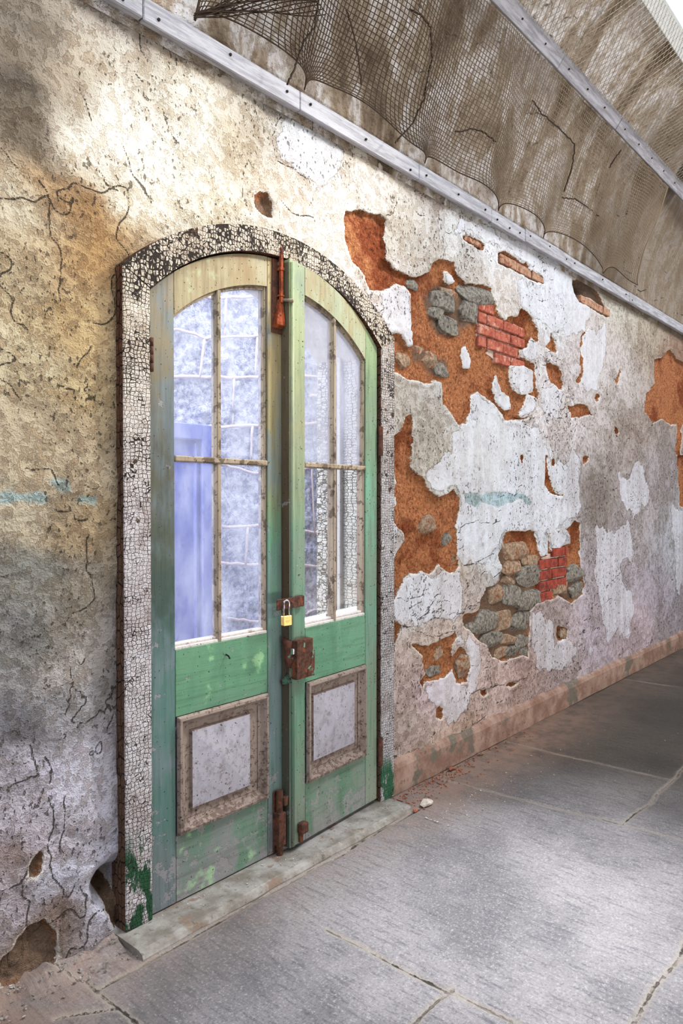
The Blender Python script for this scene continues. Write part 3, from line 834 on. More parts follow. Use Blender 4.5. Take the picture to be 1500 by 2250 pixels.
# ------------------------------------------------------------------ baseboard
def skirting():
    bm = bmesh.new()
    xs = list(np.arange(2.925, 13, .06))
    prof = [(.03, .0), (-.004, .0), (-.006, .06), (-.005, .128), (.004, .150), (.030, .168)]
    rings = []
    for x in xs:
        r = []
        for i, (y, z) in enumerate(prof):
            d = float(fbm(np.array([x]), np.array([z]), 7, 3, 5)[0]) * .004 if i not in (0,) else 0
            r.append(bm.verts.new((x, y + d, z + (d if i > 2 else 0))))
        rings.append(r)
    for A, B in zip(rings, rings[1:]):
        for i in range(len(prof) - 1): bm.faces.new((A[i], B[i], B[i + 1], A[i + 1]))
    bm.faces.new(rings[0][::-1])
    bmesh.ops.recalc_face_normals(bm, faces=bm.faces)
    return tag(obj('baseboard_back', bm, M['skirt'], None, False), 'pinkish brown cement skirting along the foot of the wall beyond the doors', 'baseboard', kind='structure')


skirting()

# ------------------------------------------------------------------ floor
def build_floor():
    xs = [.5]
    while xs[-1] < 8.5: xs.append(xs[-1] + max(.008, .0065 * xs[-1]))
    xs = np.array(list(np.arange(-2., .49, .06)) + xs + list(np.arange(xs[-1] + .1, 13, .1)))
    ys = np.array(list(np.arange(-3.25, -2.0, .05)) + list(np.arange(-2.0, .06, .0095)))
    X, Y = np.meshgrid(xs, ys, indexing='ij')
    segs = [((1.182, -3.3), (1.182, -.12)), ((1.182, -.12), (1.12, .05)), ((1.182, -.185), (2.92, -.185)), ((1.88, -.50), (1.93, -3.3)), ((1.182, -1.0), (1.91, -1.0)), ((3.315, -.06), (3.42, -1.25)), ((3.42, -1.25), (3.44, -3.3)), ((1.93, -1.48), (3.43, -1.49)), ((3.42, -1.0), (13, -1.0)), ((4.09, .0), (4.12, -1.0)), ((5.3, -1.0), (5.35, -3.3)), ((6.2, .0), (6.25, -1.0)), ((8.2, -1.), (8.2, -3.3)), ((8.9, 0), (8.9, -1.)), ((-.4, -3.3), (-.4, .1)), ((-.4, -1.1), (1.18, -1.1)), ((1.182, -2.2), (-.4, -2.2)), ((1.93, -2.3), (13, -2.3)), ((10.6, 0), (10.6, -3.3)), ((1.182, -.30), (1.05, -.20))]
    wx = X + fbm(X, Y, 6, 3, 21) * .012
    wy = Y + fbm(X, Y, 6, 3, 22) * .012
    J = np.full(X.shape, 1.)
    for (a, b) in segs:
        ex, ey = b[0] - a[0], b[1] - a[1]
        t = np.clip(((wx - a[0]) * ex + (wy - a[1]) * ey) / (ex * ex + ey * ey), 0, 1)
        J = np.minimum(J, np.hypot(wx - a[0] - t * ex, wy - a[1] - t * ey))
    Z = fbm(X, Y, 1.3, 3, 61) * .004 + fbm(X, Y, 9, 4, 62) * .0018 - np.exp(-(J / .010) ** 2) * .006
    hx, hy = fp(1432, 1762)
    Z -= .03 * np.exp(-(((X - hx) / .13) ** 4 + ((Y - hy) / .10) ** 4)) * (.6 + .4 * fbm(X, Y, 9, 3, 63))
    # raised crumbly foot of the wall on the left
    Z += np.where(X < 1.36, sstep(Y, -.10, .0) * (.025 + .025 * fbm(X, Y, 14, 4, 65)), 0)
    Z = np.minimum(Z, .05) - .004
    me = grid_mesh('floor', X, Y, Z)
    fattr(me, 'joint', J)
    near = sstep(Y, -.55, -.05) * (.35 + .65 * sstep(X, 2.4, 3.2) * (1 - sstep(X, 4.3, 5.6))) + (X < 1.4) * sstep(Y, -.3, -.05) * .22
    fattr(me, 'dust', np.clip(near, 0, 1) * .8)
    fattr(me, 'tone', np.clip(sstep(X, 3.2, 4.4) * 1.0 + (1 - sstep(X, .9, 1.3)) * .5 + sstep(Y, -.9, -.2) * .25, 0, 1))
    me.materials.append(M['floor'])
    return tag(link('floor', me), 'worn grey flagstone floor with mortared joints', 'floor', kind='structure')


floor = build_floor()

# threshold stone
def threshold():
    bm = bmesh.new()
    xs = list(np.arange(1.362, 2.90, .02))
    rings = []
    for x in xs:
        e = float(fbm(np.array([x]), np.array([.5]), 5, 4, 71)[0]) * .007
        prof = [(.30, -.02), (.30, .020), (-.10, .020 + e * .2), (-.145 + e, .019), (-.163 + e, .011), (-.170 + e, -.002), (-.170 + e, -.02)]
        rings.append([bm.verts.new((x, y, z)) for y, z in prof])
    n = 7
    for A, B in zip(rings, rings[1:]):
        for i in range(n - 1): bm.faces.new((A[i], B[i], B[i + 1], A[i + 1]))
    bm.faces.new(rings[0]); bm.faces.new(rings[-1])
    bmesh.ops.recalc_face_normals(bm, faces=bm.faces)
    return tag(obj('stone_threshold', bm, M['step'], None, False), 'low worn stone threshold under the green double doors', 'threshold')


threshold()

# ------------------------------------------------------------------ door casing
CX, IZ, IR, OZ, OR = 2.155, 1.568, .942, 1.495, 1.112
def iarc(x, R=IR): return IZ + math.sqrt(max(0, R * R - (x - CX) ** 2))
def oarc(x): return OZ + math.sqrt(max(0, OR * OR - (x - CX) ** 2))


casing = empty('door_frame', (CX, 0, .02), 'arched door casing in thick cracked cream paint around the green doors', 'door frame', kind='structure')
def place(o, root):
    o.parent = root
    o.matrix_parent_inverse = Matrix.Translation(root.location).inverted() if root.rotation_euler.z == 0 else root.matrix_basis.inverted()
    return o


def part(name, bm, mat, root, smooth=False):
    return place(obj(name, bm, M[mat] if isinstance(mat, str) else mat, None, smooth), root)


xl0, xl1, xr0, xr1 = 1.388, 1.497, 2.814, 2.922
jl = part('jamb', prism([(xl0, .018), (xl1, .018), (xl1, iarc(xl1)), (xl0, oarc(xl0))], -.03, .06, .004, 1), [M['casing'], M['raw_wood']], casing)
jr = part('jamb', prism([(xr0, .018), (xr1, .018), (xr1, oarc(xr1)), (xr0, iarc(xr0))], -.03, .06, .004, 1), [M['casing_r'], M['raw_wood']], casing)
N = 40
pts = [(xl0 + (xr1 - xl0) * i / N, oarc(xl0 + (xr1 - xl0) * i / N)) for i in range(N + 1)]
pts += [(xr0 + (xl1 - xr0) * i / N, iarc(xr0 + (xl1 - xr0) * i / N)) for i in range(N + 1)]
def strip_prism(top, bot, y0, y1):
    """two matched rows of (x, z) points"""
    bm = bmesh.new()
    V = [[bm.verts.new((x, y, z)) for x, z in row] for row in (top, bot) for y in (y0, y1)]
    tf, tb, bf, bb = V
    n = len(top)
    for i in range(n - 1):
        bm.faces.new((tf[i], bf[i], bf[i + 1], tf[i + 1])); bm.faces.new((tb[i], tb[i + 1], bb[i + 1], bb[i]))
        f = bm.faces.new((tf[i], tf[i + 1], tb[i + 1], tb[i])); f.material_index = 1
        f = bm.faces.new((bf[i], bb[i], bb[i + 1], bf[i + 1])); f.material_index = 1
    bm.faces.new((tf[0], tb[0], bb[0], bf[0])); bm.faces.new((tf[-1], bf[-1], bb[-1], tb[-1]))
    bmesh.ops.recalc_face_normals(bm, faces=bm.faces)
    return bm


top = [(xl0 + (xr1 - xl0) * i / N, oarc(xl0 + (xr1 - xl0) * i / N)) for i in range(N + 1)]
bot = [(xl1 + (xr0 - xl1) * i / N, iarc(xl1 + (xr0 - xl1) * i / N)) for i in range(N + 1)]
part('arched_head', strip_prism(top, bot, -.032, .06), [M['casing_arch'], M['raw_wood']], casing)
# stop behind the leaves
bot2 = [(xl1 - .005 + .035 + (xr0 - xl1 - .06) * i / N, iarc(xl1 + .035 + (xr0 - xl1 - .07) * i / N, IR - .03)) for i in range(N + 1)]
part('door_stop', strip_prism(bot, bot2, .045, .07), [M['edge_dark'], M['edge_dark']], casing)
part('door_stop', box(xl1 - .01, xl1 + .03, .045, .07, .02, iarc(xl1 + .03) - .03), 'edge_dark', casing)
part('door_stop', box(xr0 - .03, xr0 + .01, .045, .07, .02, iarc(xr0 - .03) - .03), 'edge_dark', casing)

# ------------------------------------------------------------------ door leaves
TH_ = .045
def leaf(name, loc, rot, x0, x1, bodyx, sec, mats, label, zb):
    """one glazed leaf in world (x, z) before rotation about loc. sec: dict of measured positions"""
    root = empty(name, (0, 0, 0), label, 'door', kind='structure')
    y0 = loc[1]; y1 = y0 + TH_
    gx0, gx1 = sec['glass']
    def arc_pts(a, b, R, n=14): return [(a + (b - a) * i / n, iarc(a + (b - a) * i / n, R)) for i in range(n + 1)]
    RO, RG = IR - .007, .815
    sL = [(x0, zb)] + [(gx0, zb)] + [(gx0, iarc(gx0, RO))] + arc_pts(gx0, x0, RO, 5)[1:]
    sR = [(gx1, zb)] + [(x1, zb)] + arc_pts(x1, gx1, RO, 5)
    P = {}
    P['sl'] = part('stile', prism(sL, y0, y1, .0025), mats['sl'], root)
    P['sr'] = part('stile', prism(sR, y0, y1, .0025), mats['sr'], root)
    g = .0015
    top = arc_pts(gx0 + g, gx1 - g, RO, 20); bot = arc_pts(gx0 + g, gx1 - g, RG, 20)
    part('top_rail', strip_prism(top, bot, y0 + .001, y1), [M[mats['top']], M['muntin']], root)
    zg = .953
    part('lock_rail', box(gx0 + g, gx1 - g, y0 + .001, y1, sec['pz'][1], zg, None, .002), mats['rail'], root)
    part('bottom_rail', box(gx0 + g, gx1 - g, y0 + .001, y1, zb, sec['pz'][0], None, .002), mats['rail'], root)
    # glazing bars
    mx = sec['mun']; zm = 1.654; w = .0105
    part('muntin', box(mx - w, mx + w, y0 + .002, y1 - .004, zg, iarc(mx, RG) + .002, None, .004), 'muntin', root)
    part('muntin', box(gx0, gx1, y0 - .003, y1 - .004, zm - .011, zm + .011, None, .004), 'muntin', root)
    # beads round the glazing
    bw = .013
    part('glazing_bead', box(gx0, gx0 + bw * .6, y0 + .012, y1, zg, iarc(gx0, RG), None, .003), 'muntin', root)
    part('glazing_bead', box(gx1 - bw, gx1, y0 + .008, y1, zg, iarc(gx1, RG), None, .003), 'muntin', root)
    sb = box(gx0, gx1, y0 + .004, y1, zg - .002, zg + .012, None, .003)
    box(gx0, gx1, y0 + .014, y1, zg + .010, zg + .022, sb, .003)
    part('sill_bead', sb, 'sillwhite', root)
    bt = [(x, z - .014) for x, z in arc_pts(gx0, gx1, RG, 20)]
    part('glazing_bead', strip_prism(arc_pts(gx0, gx1, RG, 20), bt, y0 + .012, y1), [M['muntin'], M['muntin']], root)
    # panes
    for (a, b) in ((gx0, mx), (mx, gx1)):
        up = [(a, zm)] + [(b, zm)] + arc_pts(b, a, RG, 10)
        part('pane', prism(up, y0 + .024, y0 + .027), mats['gu'], root)
        part('pane', prism([(a, zg), (b, zg), (b, zm), (a, zm)], y0 + .024, y0 + .027), mats['gl'], root)
    # raised panel with bolection moulding
    pz0, pz1 = sec['pz']; px0, px1 = gx0 + .004, gx1 - .004
    mw = .045
    def mould(a, b, c, d, horizontal):
        bm = bmesh.new()
        prof = [(0, -.002), (.006, -.016), (.016, -.017), (.026, -.004), (.034, .006), (mw, .010)]
        rows = []
        for (u, y) in prof:
            if horizontal == 'b': q = ((a + u, c + u), (b - u, c + u))
            elif horizontal == 't': q = ((b - u, d - u), (a + u, d - u))
            elif horizontal == 'l': q = ((a + u, d - u), (a + u, c + u))
            else: q = ((b - u, c + u), (b - u, d - u))
            rows.append([bm.verts.new((q[0][0], y0 + y, q[0][1])), bm.verts.new((q[1][0], y0 + y, q[1][1]))])
        for A, B in zip(rows, rows[1:]): bm.faces.new((A[0], A[1], B[1], B[0]))
        bmesh.ops.recalc_face_normals(bm, faces=bm.faces)
        return bm
    for s in 'btlr': part('panel_moulding', mould(px0, px1, pz0, pz1, s), 'mould', root)
    bm = bmesh.new()
    fx0, fx1, fz0, fz1 = sec['field']
    def ring(a, b, c, d, y): return [bm.verts.new(p) for p in ((a, y, c), (b, y, c), (b, y, d), (a, y, d))]
    cxp, czp = (fx0 + fx1) / 2, (fz0 + fz1) / 2
    R = [ring(px0 + mw * .8, px1 - mw * .8, pz0 + mw * .8, pz1 - mw * .8, y0 + .012), ring(fx0 - .006, fx1 + .006, fz0 - .006, fz1 + .006, y0 + .016)]
    for A, B in zip(R, R[1:]):
        for i in range(4): bm.faces.new((A[i], A[(i + 1) % 4], B[(i + 1) % 4], B[i])).material_index = 1
    Rf = [ring(fx0 - .006, fx1 + .006, fz0 - .006, fz1 + .006, y0 + .016), ring(fx0, fx1, fz0, fz1, y0 + .004)]
    for A, B in zip(Rf, Rf[1:]):
        for i in range(4): bm.faces.new((A[i], A[(i + 1) % 4], B[(i + 1) % 4], B[i])).material_index = 1
    c = bm.verts.new((cxp, y0 - .010, czp))
    for i in range(4): bm.faces.new((Rf[1][i], Rf[1][(i + 1) % 4], c))
    bmesh.ops.recalc_face_normals(bm, faces=bm.faces)
    pn = part('raised_panel', bm, [M['panel'], M['mould']], root)
    part('panel_back', box(px0, px1, y0 + .02, y1 - .005, pz0, pz1), 'panel', root)
    return root, P


LL = dict(glass=(1.611, 2.074), mun=1.822, pz=(.268, .707), field=(1.690, 1.978, .348, .637))
left, PL = leaf('door_1', (1.51, -.010), 0, 1.506, 2.155, None, LL, dict(sl='gL1', sr='gL2', top='gLt', rail='gLr', gu='glass_l', gl='glass_l'), 'tall green door leaf hinged beside the brown-edged casing, rusty bolts top and bottom', .024)
HX, HY = 2.802, -.012
ux = lambda u: HX - u
LR = dict(glass=(ux(.545), ux(.096)), mun=ux(.332), pz=(.280, .718), field=(ux(.484), ux(.180), .362, .648))
right, PR = leaf('door_2', (HX, HY), 0, ux(.645), ux(.0), None, LR, dict(sl='gR1', sr='gR2', top='gRt', rail='gRr', gu='glass_r', gl='glass_c'), 'pale green door leaf standing slightly ajar, with the square rim lock', .038)
# a shallow bead along the meeting edge of the right leaf
bm = tube([(ux(.632), HY - .003, .045), (ux(.632), HY - .003, iarc(ux(.632)) - .02)], .009, 8)
part('edge_bead', bm, 'gR1', right, True)
bm = box(ux(.648), ux(.645), HY + .002, HY + TH_ - .002, .042, iarc(ux(.645)) - .02)
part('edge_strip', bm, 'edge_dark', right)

# ------- hardware on the left leaf
yl = -.010
tb = empty('top_bolt', (2.135, yl, 2.2)); place(tb, left)
def sub(name, bm, mat, par, smooth=False):
    o = obj(name, bm, M[mat], None, smooth)
    o.parent = par
    o.matrix_parent_inverse = Matrix.Translation(Vector((2.135, yl, 2.2)) if par is tb else par_loc[par.name]).inverted()
    return o
par_loc = {}
bm = prism([(2.094, 2.195), (2.152, 2.195), (2.150, 2.36), (2.148, 2.50), (2.098, 2.50), (2.096, 2.36)], yl - .006, yl, .001)
sub('backplate', bm, 'rust_dark', tb)
bm = box(2.125, 2.140, yl - .028, yl - .014, 2.32, 2.548, None, .002)
box(2.120, 2.145, yl - .031, yl, 2.452, 2.464, bm, .001)
box(2.121, 2.144, yl - .030, yl, 2.345, 2.353, bm, .001)
sub('bolt_bar', bm, 'rust', tb)
bm = bmesh.new()
q0 = [bm.verts.new(p) for p in ((2.126, yl - .022, 2.335), (2.144, yl - .022, 2.335), (2.144, yl - .004, 2.335), (2.126, yl - .004, 2.335))]
q1 = [bm.verts.new(p) for p in ((2.098, yl - .030, 2.225), (2.150, yl - .030, 2.225), (2.150, yl - .004, 2.215), (2.098, yl - .004, 2.215))]
bm.faces.new(q0); bm.faces.new(q1[::-1])
for i in range(4): bm.faces.new((q0[i], q0[(i + 1) % 4], q1[(i + 1) % 4], q1[i]))
bmesh.ops.recalc_face_normals(bm, faces=bm.faces)
bevel(bm, .002)
sub('flared_socket', bm, 'rust', tb)
sub('bolt_knob', tube([(2.138, yl - .022, 2.333), (2.152, yl - .045, 2.330), (2.162, yl - .062, 2.328)], [.006, .007, .009], 10), 'muntin', tb, True)

bb = empty('foot_bolt', (2.12, yl, .03)); place(bb, left); par_loc[bb.name] = Vector((2.12, yl, .03))
sub('backplate', box(2.098, 2.146, yl - .005, yl, .03, .285, None, .002), 'rust_dark', bb)
bm = tube([(2.120, yl - .020, .012), (2.120, yl - .020, .29)], .015, 12)
sub('bolt_bar', bm, 'rust_dark', bb, False)
bm = box(2.100, 2.142, yl - .038, yl, .06, .20, None, .006, 2)
sub('bolt_guide', bm, 'rust_dark', bb)
bm = box(2.128, 2.150, yl - .042, yl - .012, .225, .262, None, .003)
sub('bolt_knob', bm, 'rust_dark', bb)

part('light_block_strip', box(2.128, 2.205, .037, .050, .03, 2.42, None, .003), 'edge_dark', left)  # added behind the leaves to block light showing through their gap
hg = bmesh.new()
for i in range(4): tube([(1.502, yl - .016, 1.952 + i * .03), (1.502, yl - .016, 1.980 + i * .03)], .008, 8, hg)
part('hinge', hg, 'rust_dark', left, True)
part('lock_keep', tube([(2.150, yl - .004, .735), (2.163, yl - .030, .745), (2.166, yl - .036, .83), (2.160, yl - .034, .905), (2.148, yl - .010, .915)], [.014, .022, .023, .022, .014], 10), 'rust_green', left, True)
part('nail', tube([(1.85, yl, .90), (1.85, yl - .015, .896), (1.853, yl - .02, .885)], .003, 6), 'nail', left)

# ------- hardware on the right leaf (before its rotation)
yr = HY
bm = box(ux(.640), ux(.535), yr - .036, yr, .752, .915, None, .004, 2)
rl = empty('rim_lock', (ux(.59), yr, .75)); place(rl, right); par_loc[rl.name] = Vector((ux(.59), yr, .75))
sub('lock_case', bm, 'rust_dark', rl)
bm = prism([(ux(.575), .76), (ux(.528), .752), (ux(.526), .865), (ux(.545), .862), (ux(.552), .80), (ux(.572), .79)], yr - .0385, yr - .034, .001)
sub('paint_flake', bm, 'rust_green', rl)
bm = prism([(ux(.600), .885), (ux(.592), .882), (ux(.590), .900), (ux(.598), .905)], yr - .0380, yr - .034)
sub('paint_flake', bm, 'gR2', rl)
sub('latch', box(ux(.655), ux(.638), yr - .026, yr - .010, .86, .885, None, .002), 'steel', rl)
bm = box(ux(.645), ux(.568), yr - .010, yr, 1.052, 1.098, None, .003)
box(ux(.742), ux(.570), yr - .017, yr - .010, 1.053, 1.097, bm, .002)
hs = part('hasp', bm, 'rust_dark', right)
part('staple', tube([(ux(.668), yr - .006, 1.072), (ux(.668), yr - .022, 1.078), (ux(.664), yr - .026, 1.080), (ux(.655), yr - .022, 1.078), (ux(.655), yr - .006, 1.072)], .004, 8), 'rust_dark', right, True)
bm = box(ux(.600), ux(.556), yr - .03, yr, .085, .130, None, .008, 2)
box(ux(.592), ux(.570), yr - .012, yr, .045, .10, bm, .003)
part('bolt_socket', bm, 'rust_dark', right)
for z0, z1 in ((1.72, 1.86), (.20, .34)):
    hg = bmesh.new()
    tube([(ux(-.006), yr - .012, z0), (ux(-.006), yr - .012, z1)], .008, 8, hg)
    box(ux(-.006), ux(-.022), yr - .021, yr - .017, z0, z1, hg)
    part('hinge', hg, 'rust_dark', right)
ANG = math.radians(3.7)
Rm = Matrix.Translation((HX, HY, 0)) @ Matrix.Rotation(ANG, 4, 'Z') @ Matrix.Translation((-HX, -HY, 0))
right.matrix_world = Rm
right.location = Rm.to_translation(); right.rotation_euler = (0, 0, ANG)

# padlock hanging from the hasp
px_, pz_ = wp(629, 1318, -.088)
pl = empty('padlock', (px_, -.088, pz_ - .10), 'small brass padlock with long steel shackle hanging from the rusty hasp', 'padlock')
bm = prism([(px_ - .019, pz_ - .105), (px_ + .019, pz_ - .105), (px_ + .021, pz_ - .103), (px_ + .021, pz_ - .066), (px_ + .019, pz_ - .064), (px_ - .019, pz_ - .064), (px_ - .021, pz_ - .066), (px_ - .021, pz_ - .103)], -.098, -.078, .003)
part('padlock_body', bm, 'brass', pl)
arc = [(px_ - .014, -.088, pz_ - .066), (px_ - .014, -.088, pz_ - .016)] + [(px_ - .014 * math.cos(a), -.088, pz_ - .016 + .014 * math.sin(a)) for a in np.linspace(.3, math.pi - .3, 7)] + [(px_ + .014, -.088, pz_ - .016), (px_ + .014, -.088, pz_ - .066)]
part('shackle', tube(arc, .0038, 8), 'steel', pl, True)
bm = box(px_ - .012, px_ + .010, -.0985, -.0975, pz_ - .086, pz_ - .0845)
box(px_ - .010, px_ + .008, -.0985, -.0975, pz_ - .0905, pz_ - .0895, bm)
part('engraving', bm, 'brass_dark', pl)
pl.rotation_euler = (0, 0, math.radians(-8))

# ------------------------------------------------------------------ reveal and yard beyond the doors
T = .42
rev = empty('trim_1', (CX, .07, 0), 'panelled reveal in checked white paint seen through the ajar leaf', 'door reveal', kind='structure')
def seg(y0, y1, x, dx, mat, nm, zt=None):
    z1 = iarc(x - .02, .97) if zt is None else zt
    part(nm, box(x, x + dx, y0, y1, 0, z1, None, .003), mat, rev)
seg(.30, T, 2.835, .05, 'reveal_white', 'reveal_post')
seg(.27, .30, 2.850, .05, 'edge_dark', 'reveal_groove')
seg(.245, .27, 2.825, .05, 'sillwhite', 'reveal_bead')
seg(.13, .245, 2.848, .05, 'reveal_white', 'reveal_board')
seg(.10, .13, 2.835, .05, 'bluedoor', 'reveal_bead')
seg(.06, .10, 2.852, .05, 'sillwhite', 'reveal_board')
part('reveal_post', box(1.43, 1.475, .06, T, 0, 2.25, None, .003), 'reveal_white', rev)
top = [(1.43 + (2.89 - 1.43) * i / N, iarc(1.43 + (2.89 - 1.43) * i / N, 1.02)) for i in range(N + 1)]
bot = [(1.45 + (2.86 - 1.45) * i / N, max(2.17, iarc(1.45 + (2.86 - 1.45) * i / N, .945))) for i in range(N + 1)]
part('reveal_soffit', strip_prism(top, bot, .06, T), [M['plain'], M['plain']], rev)

YB = 2.0
def stonewall():
    xs = np.arange(1.6, 8.5, .016); zs = np.arange(-.1, 4.2, .016)
    X, Zz = np.meshgrid(xs, zs, indexing='ij')
    Y = YB - .032 * fbm(X, Zz, 14, 4, 81, .66) - .02 * fbm(X, Zz, 2, 2, 82)
    me = grid_mesh('wall_yard', X, Y, Zz)
    me.materials.append(M['yardstone'])
    o = tag(link('wall_yard', me), 'pale rock-faced granite wall lit by daylight beyond the door glass', 'wall', kind='structure')
    return o


yard = stonewall()
def mort(lines, r=.0135):
    bm = bmesh.new()
    for L in lines:
        P = []
        for p, q in zip(L, L[1:]):
            for t in np.linspace(0, 1, 6)[:-1]: P.append((p[0] + (q[0] - p[0]) * t, p[1] + (q[1] - p[1]) * t))
        P.append(L[-1])
        pp = []
        for p in P:
            x, z = wp(p[0], p[1], YB - .03)
            pp.append((x, YB - .022 + random.uniform(-.004, .004), z + random.uniform(-.006, .006)))
        tube(pp, r * random.uniform(.8, 1.1), 6, bm)
    for v in bm.verts: v.co.y = YB - .026 + (v.co.y - YB + .026) * .45
    return obj('mortar_ribbon', bm, M['yardmortar'], yard, True)


mort([[(360, 722), (400, 725), (450, 742), (480, 742), (600, 735), (720, 728)], [(350, 828), (480, 829), (600, 828), (720, 826)], [(450, 742), (440, 828)], [(497, 650), (495, 740)], [(430, 648), (480, 655), (560, 650)], [(515, 829), (512, 936)], [(456, 938), (490, 938), (600, 934), (720, 930)], [(566, 740), (562, 828)], [(555, 938), (552, 1012)], [(485, 1020), (540, 1035), (600, 1045), (720, 1020)], [(490, 1160), (570, 1155), (640, 1165), (720, 1172)], [(545, 1160), (540, 1240)], [(456, 1236), (540, 1240), (600, 1240), (720, 1245)], [(500, 1360), (560, 1365), (720, 1370)], [(680, 870), (720, 868)], [(685, 1020), (692, 1170)], [(672, 1350), (690, 1340), (720, 1338)], [(600, 600), (640, 735)], [(620, 1240), (618, 1365)], [(590, 936), (640, 1040)]])
bx1, bz1 = wp(456, 937, YB - .02)
bd = empty('door_3', (bx1 - .45, YB - .02, 0), 'faded blue door in the granite wall, seen through the glass', 'door', kind='structure')
part('door_panel', box(bx1 - .9, bx1, YB - .06, YB + .02, 0, bz1, None, .004), 'bluedoor', bd)
fr_ = box(bx1 - .11, bx1, YB - .10, YB - .05, 0, bz1, None, .006)
box(bx1 - .9, bx1 - .11, YB - .10, YB - .05, bz1 - .11, bz1, fr_, .006)
box(bx1 - .16, bx1 - .145, YB - .085, YB - .05, 0, bz1 - .13, fr_, .004)
part('door_surround', fr_, 'bluedoor', bd)
gb = bmesh.new(); box(-1, 9, T, YB + .1, -.12, -.06, gb)
tag(obj('ground', gb, M['plain']), 'paved strip of yard outside behind the doors', 'ground', kind='structure')

# ------------------------------------------------------------------ vault
PHI_S = math.acos((-.72 - VY) / VR)
def build_ceiling(ph0, ph1, nm):
    xs = [.3]
    while xs[-1] < 9: xs.append(xs[-1] + max(.010, .0062 * xs[-1]))
    xs = np.array(list(np.arange(-2., .29, .08)) + xs + list(np.arange(xs[-1] + .15, 13, .15)))
    n = int((ph1 - ph0) * VR / .014) if nm else int((ph1 - ph0) * VR / .06)
    ph = np.linspace(ph0, ph1, n)
    X, Pp = np.meshgrid(xs, ph, indexing='ij')
    S = Pp * VR
    r = VR + (fbm(X, S * .6, 2.0, 4, 91) * .022 + fbm(X, S, 13, 4, 92, .6) * .012) * sstep(Pp, .06, .16)
    Y = VY + r * np.cos(Pp); Z = VZ + r * np.sin(Pp)
    me = grid_mesh('ceiling', X, Y, Z)
    vattr(me, 'arc', np.stack([X, S, X * 0], -1))
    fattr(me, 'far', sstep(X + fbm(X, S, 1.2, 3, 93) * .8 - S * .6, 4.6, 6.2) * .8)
    fattr(me, 'crk', level_crack(X, S, 3.0, 171) + np.clip(.12 - fbm(X, S, 1.3, 2, 172), 0, 1) * .06)
    fattr(me, 'shadow_slot', sstep(X, 3.9, 4.6) * sstep(S, .82, 1.05) * (1 - sstep(S, 1.75, 1.9)))
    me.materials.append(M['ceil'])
    return me


ce = link('ceiling', build_ceiling(-.02, PHI_S, True))
tag(ce, 'barrel-vaulted ceiling of stained flaking plaster behind the netting', 'ceiling', kind='structure')
c2 = link('ceiling_far_side', build_ceiling(math.pi - PHI_S, math.pi + .02, False))
c2.parent = ce
# opposite wall and far end
w2 = bmesh.new(); box(-2, 13, 2 * VY - YW - .1, 2 * VY - YW, -.03, 3.25, w2)
tag(obj('wall_front', w2, M['plain']), 'plain grey plaster wall on the opposite side of the corridor', 'wall', kind='structure')
w3 = prism([(2 * VY - .1, -.03), (.2, -.03), (.2, 3.2)] + [(VY + (VR + .1) * math.cos(a), VZ + (VR + .1) * math.sin(a)) for a in np.linspace(0, math.pi, 20)] + [(2 * VY - .1, 3.2)], 0, .1)
for v in w3.verts: v.co = (13 + v.co.y, v.co.x, v.co.z)
bmesh.ops.recalc_face_normals(w3, faces=w3.faces)
tag(obj('wall_end', w3, M['plain']), 'end wall closing the far end of the vaulted corridor', 'wall', kind='structure')

# skylight
sky = empty('window_1', (5, VY, 4.5), 'bright skylight running along the crown of the vault', 'skylight', kind='structure')
def vpt(phi, r): return (VY + r * math.cos(phi), VZ + r * math.sin(phi))
def arcbox(phi, r, wt, th, x0, x1, bev=.003):
    """bar along x lying on the vault: wt along the arc, th radial"""
    bm = box(x0, x1, -wt / 2, wt / 2, -th / 2, th / 2, None, bev)
    y, z = vpt(phi, r)
    bmesh.ops.transform(bm, matrix=Matrix.Translation((0, y, z)) @ Matrix.Rotation(phi - math.pi / 2, 4, 'X'), verts=bm.verts)
    return bm


part('skylight_curb', arcbox(PHI_S, VR - .01, .10, .08, -2, 13), 'frame_white', sky)
part('skylight_curb', arcbox(math.pi - PHI_S, VR - .01, .10, .08, -2, 13), 'frame_white', sky)
ys, zsk = vpt(PHI_S, VR)
for i in range(18):
    x = -1.6 + i * .85
    part('glazing_bar', box(x, x + .04, 2 * VY - ys, ys, zsk + .03, zsk + .07, None, .003), 'frame_white', sky)
part('pane', box(-2, 13, 2 * VY - ys, ys, zsk + .075, zsk + .080), 'glass_sky', sky)

# ------------------------------------------------------------------ battens that hold the net
def batten(name, x0, x1, z0, z1, label, bmf, nails, group):
    o = obj(name, bmf, M['batten'])
    tag(o, label, 'wooden batten', group)
    return o


def rail_x(px):
    """x on the lower batten under photo column px"""
    y = 11 + .5805 * (px - 250)
    return wp(px, y, -.004)[0]


def nails_on(root, spots):
    for (x, y, z, n) in spots:
        n = Vector(n)
        obj('nail', tube([Vector((x, y, z)) + n * -.002, Vector((x, y, z)) + n * .004], .0055, 8), M['nail'], root)


